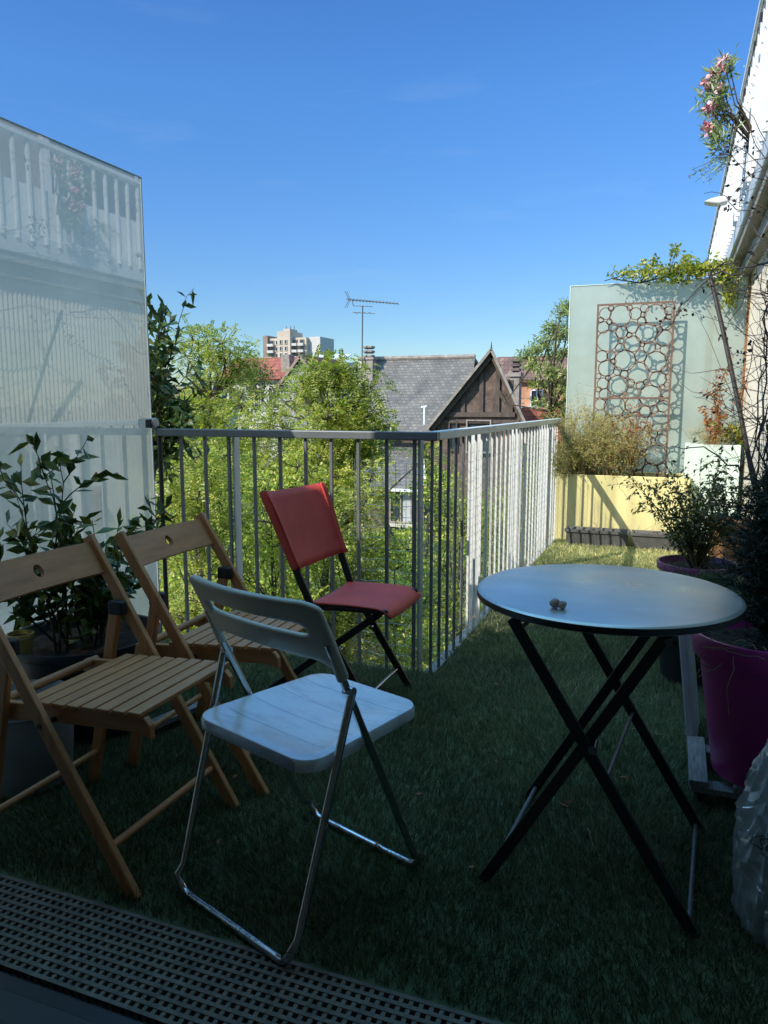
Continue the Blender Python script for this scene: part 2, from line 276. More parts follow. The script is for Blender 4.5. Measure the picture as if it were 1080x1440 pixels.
# ------------------------------------------------------------------ objects and meshes
def tag(o, label=None, cat=None, group=None, kind=None):
    if label: o['label'] = label
    if cat: o['category'] = cat
    if group: o['group'] = group
    if kind: o['kind'] = kind
    return o
def thing(name, label, cat, loc=(0, 0, 0), rz=0, group=None):
    o = bpy.data.objects.new(name, None); COL.objects.link(o); o.location = loc; o.rotation_euler = (0, 0, rz); o.empty_display_size = .1
    return tag(o, label, cat, group)
def V(*a): return Vector(a)
class MB:
    def __init__(s): s.v = []; s.f = []
    def add(s, vs, fs):
        k = len(s.v); s.v += [tuple(p) for p in vs]; s.f += [tuple(i+k for i in f) for f in fs]; return s
    def box(s, x0, x1, y0, y1, z0, z1):
        return s.add([(x0, y0, z0), (x1, y0, z0), (x1, y1, z0), (x0, y1, z0), (x0, y0, z1), (x1, y0, z1), (x1, y1, z1), (x0, y1, z1)],
                     [(3, 2, 1, 0), (4, 5, 6, 7), (0, 1, 5, 4), (1, 2, 6, 5), (2, 3, 7, 6), (3, 0, 4, 7)])
    def bar(s, a, b, w, h, up=(0, 0, 1)):
        a, b = Vector(a), Vector(b); d = (b-a).normalized(); u = Vector(up); r = d.cross(u)
        if r.length < 1e-5: r = d.cross(V(1, 0, 0))
        r.normalize(); u = r.cross(d); vs = []
        for p in (a, b):
            for i, j in ((-1, -1), (1, -1), (1, 1), (-1, 1)): vs.append(p+r*(i*w/2)+u*(j*h/2))
        return s.add(vs, [(0, 1, 2, 3), (7, 6, 5, 4), (0, 4, 5, 1), (1, 5, 6, 2), (2, 6, 7, 3), (3, 7, 4, 0)])
    def tube(s, pts, r, n=8, cap=True):
        pts = [Vector(p) for p in pts]; rs = r if isinstance(r, (list, tuple)) else [r]*len(pts); k = len(s.v)
        t0 = (pts[1]-pts[0]).normalized(); u = t0.orthogonal().normalized()
        for i, p in enumerate(pts):
            if i == 0: t = t0
            elif i == len(pts)-1: t = (pts[i]-pts[i-1]).normalized()
            else: t = ((pts[i+1]-pts[i]).normalized()+(pts[i]-pts[i-1]).normalized())
            if t.length < 1e-6: t = t0
            t.normalize(); u = (u-t*u.dot(t))
            if u.length < 1e-6: u = t.orthogonal()
            u.normalize(); q = t.cross(u)
            for j in range(n):
                a = 2*PI*j/n; s.v.append(tuple(p+(u*math.cos(a)+q*math.sin(a))*rs[i]))
        for i in range(len(pts)-1):
            for j in range(n):
                a = k+i*n+j; b = k+i*n+(j+1) % n; s.f.append((a, b, b+n, a+n))
        if cap: s.f.append(tuple(k+j for j in range(n))[::-1]); s.f.append(tuple(k+(len(pts)-1)*n+j for j in range(n)))
        return s
    def lathe(s, prof, c=(0, 0, 0), n=48):
        k = len(s.v)
        for r, z in prof:
            for j in range(n):
                a = 2*PI*j/n; s.v.append((c[0]+r*math.cos(a), c[1]+r*math.sin(a), c[2]+z))
        for i in range(len(prof)-1):
            for j in range(n):
                a = k+i*n+j; b = k+i*n+(j+1) % n; s.f.append((a, b, b+n, a+n))
        return s
    def poly(s, pts, off):
        """extrude a planar polygon by vector off"""
        n = len(pts); off = Vector(off); a = [Vector(p) for p in pts]
        return s.add(a+[p+off for p in a], [tuple(range(n))[::-1], tuple(range(n, 2*n))]+[(i, (i+1) % n, n+(i+1) % n, n+i) for i in range(n)])
    def build(s, name, mat, parent=None, smooth=False, bevel=0, sub=0, solid=0):
        me = bpy.data.meshes.new(name); me.from_pydata(s.v, [], s.f); me.update()
        return finish(name, me, mat, parent, smooth, bevel, sub, solid)
def finish(name, me, mat, parent=None, smooth=False, bevel=0, sub=0, solid=0):
    import bmesh
    if len(me.polygons) < 60000 and not getattr(me, '_keep', False) and smooth != 'raw':
        bm = bmesh.new(); bm.from_mesh(me); bmesh.ops.recalc_face_normals(bm, faces=bm.faces); bm.to_mesh(me); bm.free()
    o = bpy.data.objects.new(name, me); COL.objects.link(o)
    if mat: me.materials.append(M[mat] if isinstance(mat, str) else mat)
    if smooth is True:
        me.polygons.foreach_set('use_smooth', [True]*len(me.polygons))
        try: me.set_sharp_from_angle(angle=math.radians(40))
        except Exception: pass
    if parent: o.parent = parent
    if solid: md = o.modifiers.new('s', 'SOLIDIFY'); md.thickness = solid; md.offset = 0
    if bevel: md = o.modifiers.new('b', 'BEVEL'); md.width = bevel; md.segments = 2; md.limit_method = 'ANGLE'; md.angle_limit = math.radians(35)
    if sub: md = o.modifiers.new('u', 'SUBSURF'); md.levels = sub; md.render_levels = sub
    return o
def struct(o): o['kind'] = 'structure'; return o
def npmesh(name, verts, quads, mat, parent=None):
    me = bpy.data.meshes.new(name); nv, nf = len(verts), len(quads)
    me.vertices.add(nv); me.vertices.foreach_set('co', np.ascontiguousarray(verts, dtype=np.float32).ravel())
    me.loops.add(nf*4); me.loops.foreach_set('vertex_index', np.ascontiguousarray(quads, dtype=np.int32).ravel())
    me.polygons.add(nf); me.polygons.foreach_set('loop_start', np.arange(0, nf*4, 4, dtype=np.int32))
    me.update(calc_edges=True)
    return finish(name, me, mat, parent, 'raw')
def copy_tree(o, parent=None):
    c = o.copy(); COL.objects.link(c); c.parent = parent
    if parent is not None:
        for k in ('label', 'category', 'group'):
            pass
    for ch in [x for x in bpy.data.objects if x.parent == o]: copy_tree(ch, c)
    return c
def nrm(a): return a/np.maximum(np.linalg.norm(a, axis=1, keepdims=True), 1e-9)
class Leaves:
    """collects folded leaves (5 verts, 2 quads) or flat ones (4 verts, 1 quad)"""
    def __init__(s): s.V = []; s.Q = []; s.n = 0
    def put(s, p, d, L, W, fold=.15, flat=False, nref=None, droop=0):
        N_ = len(p); p = np.asarray(p, float); d = nrm(np.asarray(d, float)); L = np.broadcast_to(np.asarray(L, float), (N_,))[:, None]; W = np.broadcast_to(np.asarray(W, float), (N_,))[:, None]
        r = rng.normal(size=(N_, 3)) if nref is None else np.asarray(nref, float)+rng.normal(size=(N_, 3))*.35
        sd = nrm(np.cross(d, r)); n = np.cross(sd, d)
        mid = p+d*L*.45; tip = p+d*L; tip[:, 2] -= droop*L[:, 0]
        a = mid+sd*W/2; b = mid-sd*W/2
        if flat:
            v = np.stack([p, a, tip, b], 1).reshape(-1, 3); q = np.array([[0, 1, 2, 3]])[None]+(np.arange(N_)*4)[:, None, None]; k = 4
        else:
            c = mid-n*W*fold
            v = np.stack([p, a, tip, b, c], 1).reshape(-1, 3); q = np.array([[0, 1, 2, 4], [0, 4, 2, 3]])[None]+(np.arange(N_)*5)[:, None, None]; k = 5
        s.V.append(v); s.Q.append(q.reshape(-1, 4)+s.n); s.n += len(v)
    def pinnate(s, p, d, length, pairs, L, W):
        """compound leaves: pairs of leaflets along a drooping rachis"""
        N_ = len(p); p = np.asarray(p, float); d = nrm(np.asarray(d, float)); up = np.array([[0, 0, 1.]])+rng.normal(size=(N_, 3))*.35
        sd = nrm(np.cross(d, up)); n = np.cross(sd, d)
        for k in range(pairs):
            t = (k+1)/pairs; o = p+d*(length*t)[:, None]; o[:, 2] -= .25*length*t*t
            for sg in (-1, 1):
                dd = sd*sg+d*.45+rng.normal(size=(N_, 3))*.18
                s.put(o, dd, L*(1-.3*t)*rng.uniform(.8, 1.2, N_), W, flat=True, nref=n)
    def build(s, name, mat, parent=None):
        return npmesh(name, np.concatenate(s.V), np.concatenate(s.Q), mat, parent)
def rv(n, s=1): return rng.normal(size=(n, 3))*s
def curve(p0, d, length, n=7, bend=.25, grav=0):
    p = Vector(p0); d = Vector(d).normalized(); out = [p.copy()]
    for i in range(n):
        d = (d+Vector(rng.normal(size=3))*bend/n*1.5+V(0, 0, grav/n)).normalized(); p = p+d*(length/n); out.append(p.copy())
    return out
def taper(r0, r1, n): return [r0+(r1-r0)*i/(n-1) for i in range(n)]

# ================================================================== SETTING
# garden ground, one sheet to the horizon with a rise near the houses
vs, fs = [], []; xs = np.concatenate([np.linspace(-1500, -60, 8), np.linspace(-50, 50, 41), np.linspace(60, 1500, 8)]); ys = np.concatenate([[-1500, -300], np.linspace(-30, 80, 45), [120, 200, 400, 900, 2000]])
for y in ys:
    for x in xs: vs.append((x, y, -5.0+.22*math.sin(x*.5+1)*math.cos(y*.37) - (.0 if y > 18 else .25)))
nx = len(xs)
for j in range(len(ys)-1):
    for i in range(nx-1): a = j*nx+i; fs.append((a, a+1, a+1+nx, a+nx))
struct(MB().add(vs, fs).build('ground', 'ground', smooth=True))

XF = .57                     # facade plane
XG = -2.47                   # left glass partition
YR = 3.123                   # left railing
XR = -.981                   # long railing
struct(MB().box(-2.6, XF, 1.02, YR+.05, -.22, -.02).build('balcony_floor', 'slab', bevel=.01))
struct(MB().box(XR-.05, XF, YR+.05, 7.7, -.22, -.02).build('balcony_walkway', 'slab', bevel=.01))
m1 = MB().add([(-2.46, 1.305, 0), (XF, 1.305, 0), (XF, YR-.02, 0), (-2.46, YR-.02, 0)], [(0, 1, 2, 3)])
m1.add([(XR+.02, YR-.02, 0), (XF, YR-.02, 0), (XF, 7.6, 0), (XR+.02, 7.6, 0)], [(0, 1, 2, 3)])
struct(m1.build('turf_base', 'turf'))

# blades of artificial grass
def blades(x0, x1, y0, y1, n, h, wd):
    p = np.stack([rng.uniform(x0, x1, n), rng.uniform(y0, y1, n), np.zeros(n)], 1); tuft = np.sin(p[:, 0]*61+3*np.sin(p[:, 1]*37))*np.cos(p[:, 1]*53+2*np.sin(p[:, 0]*29))
    ang = rng.uniform(0, 2*PI, n); hh = h*rng.uniform(.5, 1.25, n)*(1+.28*tuft)
    ln = np.stack([np.cos(ang), np.sin(ang), np.zeros(n)], 1)*(hh*rng.uniform(.2, .9, n))[:, None]
    lean = ln+np.stack([.25*hh*np.sin(p[:, 0]*7+p[:, 1]*3), .25*hh*np.cos(p[:, 1]*6), np.zeros(n)], 1)
    a2 = rng.uniform(0, 2*PI, n); sd = np.stack([np.cos(a2), np.sin(a2), np.zeros(n)], 1)*wd
    up = np.zeros((n, 3)); up[:, 2] = 1
    m_ = p+lean*.35+up*(hh*.6)[:, None]; t = p+lean+up*(hh*.95)[:, None]
    v = np.stack([p-sd, p+sd, m_+sd*.8, m_-sd*.8, t+sd*.25, t-sd*.25], 1).reshape(-1, 3)
    q = (np.array([[0, 1, 2, 3], [3, 2, 4, 5]])[None]+(np.arange(n)*6)[:, None, None]).reshape(-1, 4)
    return v, q
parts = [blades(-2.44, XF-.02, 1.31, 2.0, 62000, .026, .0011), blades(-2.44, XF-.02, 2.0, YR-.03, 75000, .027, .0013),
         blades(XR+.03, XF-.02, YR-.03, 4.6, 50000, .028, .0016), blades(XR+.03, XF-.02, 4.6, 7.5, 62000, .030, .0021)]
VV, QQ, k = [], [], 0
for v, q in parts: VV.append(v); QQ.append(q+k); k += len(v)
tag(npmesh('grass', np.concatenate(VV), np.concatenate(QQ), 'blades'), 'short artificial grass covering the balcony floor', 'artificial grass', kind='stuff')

# ---- drain grate and door sill
gt = thing('drain_grate', 'grey floor grate with square holes running along the door', 'grate', (0, 0, 0))
mb = MB(); P_ = .0215; y0g, y1g = 1.065, 1.295
i = 0; x = -2.4
while x < .55: mb.box(x, x+.0095, y0g, y1g, -.012, .002); x += P_
mb.build('cross_bars', 'grate', gt)
mb = MB(); y = y0g
while y < y1g+.001: mb.box(-2.42, .56, y, y+.010, -.011, .0035); y += P_*1.06
mb.build('long_bars', 'grate', gt)
MB().box(-2.43, .56, 1.04, 1.30, -.06, -.05).build('drip_tray', 'dark', gt)
sl = thing('door_sill', 'pale aluminium door sill with dark track at bottom left', 'door sill')
MB().box(-1.6, .55, .93, 1.005, -.05, .02).build('sill_plate', 'alu', sl, bevel=.004)
MB().box(-1.6, .55, 1.005, 1.05, -.05, .004).build('track', 'black_metal', sl, bevel=.002)
MB().box(-1.6, .55, .86, .93, -.05, .035).build('frame_rail', 'alu', sl, bevel=.004)

# ---- own building behind the camera: closed room with a wide door opening
TOP = 4.82
bk = thing('rear_wall', 'wall with a wide balcony door behind the viewer', 'wall')
MB().box(-2.6, -1.75, .75, .98, -5.3, TOP).build('wall', 'white_wall', bk)
MB().box(-1.75, .62, .75, .98, 2.25, TOP).build('lintel', 'white_wall', bk)
MB().box(-2.6, 6, -4, .70, TOP-.2, TOP-.01).build('roof', 'slab', bk)
MB().box(-1.75, .62, .70, .97, -5.3, -.08).build('lower_wall', 'white_wall', bk)
MB().box(-2.6, -2.4, -4.2, .74, -5.3, TOP-.21).build('side_wall', 'white_wall', bk)
rm = thing('living_room', 'dim living room shell behind the balcony door', 'room')
MB().box(-2.38, 2.6, -4, .745, -.06, -.01).build('floor', 'parquet', rm)
MB().box(-2.38, 2.6, -4, .745, 2.5, 2.6).build('ceiling', 'interior', rm)
MB().box(-2.38, 2.6, -4.1, -4.0, -.06, 2.6).build('end_wall', 'interior', rm)
MB().box(-2.395, -2.382, -4, .745, -.06, 2.6).build('side_wall', 'interior', rm)
MB().box(2.6, 2.7, -4, .745, -.06, 2.6).build('side_wall', 'interior', rm)

# ---- facade on the right with the upper balcony
fc = thing('apartment_facade', 'cream apartment facade along the right side with overhanging floor above', 'building')
MB().box(XF, XF+.35, .75, 13, -5.3, 2.30).build('wall', 'stucco', fc)
MB().box(.47, XF+.3, .98, 13, 2.30, 2.42).build('beam', 'soffit', fc, bevel=.01)
MB().box(.40, 1.5, .98, 13, 2.425, 2.49).build('soffit', 'soffit', fc)
MB().box(.375, 1.6, .98, 13, 2.495, 2.685).build('floor_slab', 'fascia', fc, bevel=.01)
# upper storey, set back
MB().box(1.45, 1.7, .98, 13, 2.69, 3.35).build('upper_parapet', 'white_wall', fc)
MB().box(1.5, 1.7, .98, 13, 3.35, 5.2).build('upper_wall', 'concrete_dark', fc)
MB().box(1.0, 1.9, .98, 13, 5.2, 5.35).build('roof', 'fascia', fc)
for y in (1.9, 4.2, 6.5, 8.8):
    f_ = MB().box(1.43, 1.50, y, y+1.5, 3.36, 4.9).build('window', 'white_metal', fc)
    MB().box(1.415, 1.428, y+.08, y+1.42, 3.44, 4.82).build('pane', 'window', fc and f_)
# ribbed shutter band on the facade (seen mirrored in the glass partition)
sh = MB(); y = 3.3
while y < 8.2: sh.tube([(XF-.006, y, .95), (XF-.006, y, 2.25)], .020, 8); y += .052
sh.build('ribbed_shutter', 'stucco', fc, smooth=True)
mb = MB(); mb.box(XF-.03, XF, 3.2, 8.3, 2.25, 2.298); mb.build('shutter_box', 'stucco', fc)
# upper railing
ur = thing('upper_railing', 'white vertical bar railing of the balcony above', 'railing')
MB().box(.33, .40, 1.0, 12.6, 3.46, 3.50).build('handrail', 'white_metal', ur, bevel=.006)
y = 1.1; k = 0
while y < 12.55:
    MB().box(.352, .382, y, y+.028, 2.62, 3.46).build('baluster', 'white_metal', ur, bevel=.003); y += .158; k += 1
mb = MB().box(.39, .397, 1.05, 12.5, 2.70, 3.10); mb.build('infill_sheet', 'white_metal', ur)

# ================================================================== RAILING
rl = thing('balcony_railing', 'white steel balcony railing with shaded stretches coloured grey, turning the corner with wire netting', 'railing', (XR, YR, 0))
L_ = lambda x, y, z: (x-XR, y-YR, z)
def rb(x0, x1, y0, y1, z0, z1, mat, name, bev=.003): return MB().box(x0-XR, x1-XR, y0-YR, y1-YR, z0, z1).build(name, mat, rl, bevel=bev)
rb(-2.43, XR+.028, YR-.026, YR+.026, 1.052, 1.088, 'grey_and_shade', 'handrail', .004)
rb(XR-.026, XR+.026, YR+.028, 6.95, 1.052, 1.090, 'rail_white', 'handrail', .004)
rb(-2.43, XR-.01, YR-.008, YR+.008, -.10, -.075, 'grey_and_shade', 'bottom_rail')
rb(XR-.008, XR+.008, YR+.02, 6.95, -.10, -.075, 'rail_white', 'bottom_rail')
for x in (-2.425, -2.295, -2.152, -2.017, -1.874, -1.734, -1.599, -1.467, -1.332, -1.194, -1.063):
    MB().box(x-.0075-XR, x+.0075-XR, -.0075, .0075, -.10, 1.052).build('baluster', 'grey_and_shade', rl, bevel=.002)
for x in (-2.0, -1.046): rb(x-.006, x+.006, YR+.012, YR+.062, -.20, 1.05, 'rail_white', 'post')
y = YR; k = 0
while y < 6.95:
    MB().box(-.0065, .0065, y-YR-.0065, y-YR+.0065, -.10, 1.052).build('baluster', 'rail_white' if y > YR+.6 else 'grey_and_shade', rl, bevel=.002); y += .129  # balusters near the corner get the darker copy, shade put into their colour
for y in (4.10, 5.19, 6.42): rb(XR-.085, XR-.012, y-.006, y+.006, -.20, 1.05, 'rail_white', 'post')
nb = MB(); xo = XR-.022
yy = YR+.02
while yy < 6.9: nb.tube([L_(xo+.003*math.sin(yy*9), yy, -.02), L_(xo, yy+.004, 1.0)], .0012, 3, False); yy += .05
z = .0
while z < 1.0: nb.tube([L_(xo, YR+(6.9-YR)*i/14, z+.006*math.sin(i*1.7+z*9)) for i in range(15)], .0012, 3, False); z += .05
x = -1.36
while x < XR: nb.tube([L_(x, YR+.016, -.02), L_(x+.003, YR+.016, .95)], .0012, 3, False); x += .05
z = .0
while z < .96: nb.tube([L_(-1.36+.38*i/6, YR+.016, z+.006*math.sin(i*2+z*7)) for i in range(7)], .0012, 3, False); z += .05
nb.build('wire_netting', 'net', rl)
# dry tangle at the foot of the rail
dg = MB()
for i in range(420):
    t = random.random(); left = random.random() < .3
    p = (-1.4+.42*t, YR+.02, .02) if left else (XR-.01, YR+3.6*t, .02)
    p = Vector(p)+V(random.gauss(0, .012), random.gauss(0, .012), abs(random.gauss(0, .03)))
    dg.tube(curve(p, (random.gauss(0, .5), random.gauss(0, 1), random.gauss(.1, .5)), random.uniform(.05, .14), 4, .8), .0009, 3, False)
tag(dg.build('dry_grass', 'straw'), 'tangle of dry grass caught along the foot of the railing', 'dry grass', kind='stuff')

# ================================================================== LEFT GLASS PARTITION
gp = thing('glass_partition', 'tall frosted glass partition at the left end of the balcony', 'glass panel', (XG, 2.2, 0))
MB().add([(0, -1.2, .03), (0, .92, .03), (0, .92, 2.294), (0, -1.2, 2.294)], [(0, 1, 2, 3)]).build('glass', 'glass_left', gp)
MB().box(-.005, .005, .921, .924, .03, 2.296).build('glass_edge', 'styrofoam', gp)
MB().box(-.005, .005, -1.2, .920, 2.2945, 2.296).build('glass_edge', 'styrofoam', gp)
MB().tube([(.004, .905, 1.115), (.045, .905, 1.115)], .026, 20).build('clamp', 'bracket', gp, smooth=True, bevel=.004)
MB().box(.012, .034, .86, .935, 1.092, 1.135).build('clamp_block', 'black_plastic', gp, bevel=.004)
MB().tube([(.05, .92, -.05), (.05, .92, 1.10)], .011, 10).build('edge_post', 'pole', gp, smooth=True)

# neighbour's side behind the glass
nw = thing('neighbour_balcony', 'pale balcony floor and low wall behind the frosted glass', 'balcony')
MB().box(-4.6, -2.6, .98, YR+.05, -.22, -.02).build('floor', 'slab', nw)
for x in np.arange(-4.5, -2.6, .14): MB().box(x-.008, x+.008, YR-.008, YR+.008, -.02, 1.05).build('baluster', 'grey_and_shade', nw)
MB().box(-4.6, -2.55, YR-.02, YR+.02, 1.05, 1.088).build('handrail', 'grey_and_shade', nw)

# ================================================================== CHAIRS
# wooden folding chair; x forward, y along its width, origin on the ground between the front feet
def wood_chair(name, label, loc, rz, group):
    t = thing(name, label, 'chair', loc, rz, group); W = .225
    for s in (-1, 1):
        MB().bar((-.503, s*W, .80), (.0, s*W, .0), .020, .036, (1, 0, .6)).build('stile', 'wood_z', t, bevel=.004)
        MB().bar((-.385, s*(W-.024), .60), (-.515, s*(W-.024), .0), .020, .036, (1, 0, .2)).build('rear_leg', 'wood_z', t, bevel=.004)
        cp = MB().box(-.41, -.355, s*(W-.024)-.014, s*(W-.024)+.014, .568, .612); cp.build('hinge_cap', 'black_rubber', t, bevel=.007)
        # seat side rail, rounded at the front
        pr = [(-.50, .385), (-.49, .425), (-.25, .442), (-.02, .458), (.020, .452), (.034, .435), (.036, .40), (.018, .408), (-.02, .412), (-.25, .398), (-.46, .378)]
        yy = s*(W-.050)
        MB().poly([(a, yy-.010, b) for a, b in pr], (0, .020, 0)).build('seat_rail', 'wood_x', t, bevel=.003)
        MB().tube([(-.262, s*(W+.013), .408), (-.262, s*(W-.06), .408)], .007, 10).build('pivot_bolt', 'black_metal', t, smooth=True)
    sl = MB()
    for i in range(8):
        x0 = -.355+i*.0475; zz = .436+.020*(x0+.355)/.35
        sl.bar((x0+.02, -W+.028, zz+.008), (x0+.02, W-.028, zz+.008), .036, .013)
    sl.build('seat', 'wood_y', t, bevel=.003)
    # backrest board with a hole, slightly curved
    n = 24; pts = []
    bb = MB(); hole = .017; zc = .735; hz = .045
    def bp(y, z): return (-.470-(z-.735)*.62-.014*(1-(y/W)**2), y, z)
    cols = [-W+.008, -.15, -.08, -.045, -hole, hole, .045, .08, .15, W-.008]; 
    ring = [(hole*math.cos(2*PI*i/16), hole*math.sin(2*PI*i/16)) for i in range(16)]
    sq = []
    for i in range(16):
        a = 2*PI*i/16; c, s_ = math.cos(a), math.sin(a); k = 1/max(abs(c), abs(s_)); sq.append((c*k*hz, s_*k*hz))
    base = len(bb.v); bb.add([bp(a, zc+b) for a, b in ring]+[bp(a, zc+b) for a, b in sq], [(i, (i+1) % 16, 16+(i+1) % 16, 16+i) for i in range(16)])
    for sgn in (-1, 1):
        ys = [sgn*v for v in (hz, .09, .13, .17, W-.006)]
        for a, b in zip(ys, ys[1:]):
            bb.add([bp(a, zc-hz), bp(b, zc-hz), bp(b, zc), bp(a, zc)], [(0, 1, 2, 3)])
            bb.add([bp(a, zc), bp(b, zc), bp(b, zc+hz), bp(a, zc+hz)], [(0, 1, 2, 3)])
    import bmesh
    o = bb.build('backrest', 'wood_y', t, solid=.016, bevel=.003)
    bm = bmesh.new(); bm.from_mesh(o.data); bmesh.ops.remove_doubles(bm, verts=bm.verts, dist=.0008); bmesh.ops.recalc_face_normals(bm, faces=bm.faces); bm.to_mesh(o.data); bm.free()
    for (x, z, r) in ((-.468, .418, .013), (-.488, .110, .010)): MB().tube([(x, -W+.03, z), (x, W-.03, z)], r, 12).build('dowel', 'wood_y', t, smooth=True)
    MB().tube([(-.073, -W, .117), (-.073, W, .117)], .010, 12).build('dowel', 'wood_y', t, smooth=True)
    return t
wc = wood_chair('folding_chair', 'beech wood folding chair in front, cut by the left edge of the photo', (-1.178, 1.575, 0), 0, 'slatted wooden folding chairs')
w2 = copy_tree(wc); w2.location = (-1.135, 2.118, 0); w2.rotation_euler = (0, 0, math.radians(1.5))
w2['label'] = 'beech wood folding chair standing behind the nearer wooden one, beside the railing'

# white chrome chair; local u = x (width), v = y forward
wh = thing('folding_chair', 'white plastic folding chair with chrome tube legs and slotted back', 'chair', (-.827, 1.553, 0), math.atan2(-.333, .943))
def uframe(f, b, zt, bt, uw, uwt, r=.0095):
    """U tube: two legs joined by a bar on the ground"""
    R = .05; pts = []
    pts.append((-uwt, bt, zt)); pts.append((-uw, f+(bt-f)*R*1.3/zt, R*1.3))
    for i in range(1, 6):
        a = i/6*PI/2; pts.append((-uw+R*(1-math.cos(a))*.9, f, .011+R*(1-math.sin(a))*1.0))
    pts.append((-uw+R, f, .011)); pts2 = [(-p[0], p[1], p[2]) for p in pts[::-1]]
    return MB().tube(pts+pts2, r, 12)
fr_front = [(-.21, .235)]
uframe(.232, 0, .70, -.105, .208, .212).build('front_leg_frame', 'chrome', wh, smooth=True)
uframe(-.222, 0, .575, -.047, .208, .226).build('rear_leg_frame', 'chrome', wh, smooth=True)
MB().tube([(-.228, -.045, .578), (-.205, -.045, .578)], .012, 12).build('pivot_bolt', 'chrome', wh, smooth=True); MB().tube([(.205, -.045, .578), (.228, -.045, .578)], .012, 12).build('pivot_bolt', 'chrome', wh, smooth=True)
# seat
def rrect(hw0, hw1, v0, v1, r, n=7):
    cs = [(hw1-r, v1-r, 0), (-hw1+r, v1-r, 90), (-hw0+r, v0+r, 180), (hw0-r, v0+r, 270)]; out = []
    for cx, cy, a0 in cs:
        for i in range(n+1): a = math.radians(a0+90*i/n); out.append((cx+r*math.cos(a), cy+r*math.sin(a)))
    return out
ou = rrect(.205, .187, -.165, .262, .055); n = len(ou); sv = []; sf = []
rings = [(1.0, -.028), (1.0, -.006), (.985, 0), (.95, .001), (.8, -.004), (.5, -.008), (.2, -.009)]
cx, cyv = 0, .05
for k, (s, dz) in enumerate(rings):
    for a, b in ou: sv.append((cx+(a-cx)*s, cyv+(b-cyv)*s, .446+dz))
for k in range(len(rings)-1):
    for i in range(n): sf.append((k*n+i, k*n+(i+1) % n, (k+1)*n+(i+1) % n, (k+1)*n+i))
sf.append(tuple((len(rings)-1)*n+i for i in range(n)))
for a, b in ou: sv.append((cx+(a-cx)*.96, cyv+(b-cyv)*.96, .422))
sf += [(i, (i+1) % n, len(rings)*n+(i+1) % n, len(rings)*n+i) for i in range(n)]; sf.append(tuple(len(rings)*n+i for i in range(n))[::-1])
MB().add(sv, sf).build('seat', 'white_plastic', wh, smooth=True)
# backrest with slot
us = [-.226, -.215, -.19, -.172, -.13, -.07, 0, .07, .13, .172, .19, .215, .226]
def brow(u, t):   # t 0..1 bottom to top
    e = abs(u)/.226; zb = .652-.045*max(0, (e-.72)/.28)**1.5; zt = .800-.016*max(0, (e-.85)/.15)**2
    z = zb+(zt-zb)*t; v = -.047-(z-.58)*.47-.045*(1-(u/.226)**2)*(.5+.5*t)+.006
    return (u, v, z)
ts = [0, .1, .3, .42, .62, .72, .92, 1.0]; bb = MB(); idx = {}
vs = [brow(u, t) for t in ts for u in us]; nu = len(us); fs = []
for j in range(len(ts)-1):
    for i in range(nu-1):
        if j == 3 and 3 <= i <= 8: continue
        fs.append((j*nu+i, j*nu+i+1, (j+1)*nu+i+1, (j+1)*nu+i))
o = bb.add(vs, fs).build('backrest', 'white_back', wh, smooth=True, solid=.017); md = o.modifiers.new('u', 'SUBSURF'); md.levels = 2; md.render_levels = 2
for s in (-1, 1): MB().tube([(s*.2115, -.062, .61), (s*.213, -.10, .70)], .0125, 12).build('frame_sleeve', 'white_back', wh, smooth=True)

# red chair; x forward, y width
rd = thing('folding_chair', 'red fabric folding chair with black steel legs beside the railing', 'chair', (-1.0, 2.71, 0), 0)
Wr = .19
for s in (-1, 1):
    y = s*Wr
    st_ = MB().bar((-.272, y, .428), (-.002, y, 0), .014, .030, (1, 0, .5)); tx_ = -.455+.026*s; st_.bar((tx_, y, .872), (-.272+.003, y, .420), .014, .030, (1, 0, .4))
    st_.build('stile', 'black_metal', rd, bevel=.003)
    MB().bar((.0, y*.86, .425), (-.555, y*.86, .0), .014, .028, (0, 0, 1)).build('rear_leg', 'black_metal', rd, bevel=.003)
    MB().bar((-.285, y*.93, .428), (.035, y*.93, .437), .018, .018).build('seat_tube', 'black_metal', rd, bevel=.004)
    MB().tube([(-.168, y*1.06, .262), (-.168, y*.8, .262)], .009, 10).build('pivot_bolt', 'chrome', rd, smooth=True)
MB().tube([(-.055, -Wr, .085), (-.055, Wr, .085)], .006, 10).build('crossbar', 'chrome', rd, smooth=True)
MB().tube([(-.50, -Wr*.86, .042), (-.50, Wr*.86, .042)], .007, 10).build('crossbar', 'black_metal', rd, smooth=True)
MB().tube([(-.29, -Wr, .43), (-.29, Wr, .43)], .008, 10).build('crossbar', 'black_metal', rd, smooth=True)
# sagging cloths
def cloth(fn, nu=14, nv=10):
    vs = [fn(i/nu, j/nv) for j in range(nv+1) for i in range(nu+1)]
    return MB().add(vs, [(j*(nu+1)+i, j*(nu+1)+i+1, (j+1)*(nu+1)+i+1, (j+1)*(nu+1)+i) for j in range(nv) for i in range(nu)])
def backf(a, b):
    y = (a*2-1)*(Wr+.012); z = .572+.298*b; e = (a*2-1)
    x = -.331+.009*e-(z-.572)*(.412-.058*e)-.007*(1-e**2)-.002*math.sin(b*7)
    if abs(e) > .86: x += .020*(abs(e)-.86)/.14
    return (x+.008, y, z-.004*(1-e*e)*b)
cb = cloth(backf, 16, 10).build('backrest', 'red', rd, smooth=True, solid=.004)
for s in (-1, 1): MB().bar((-.331+.009*s+.002, s*(Wr+.001), .572), (-.331+.009*s-.298*(.412-.058*s)+.002, s*(Wr+.001), .871), .016, .036, (1, 0, .4)).build('sleeve', 'red', cb, bevel=.006)
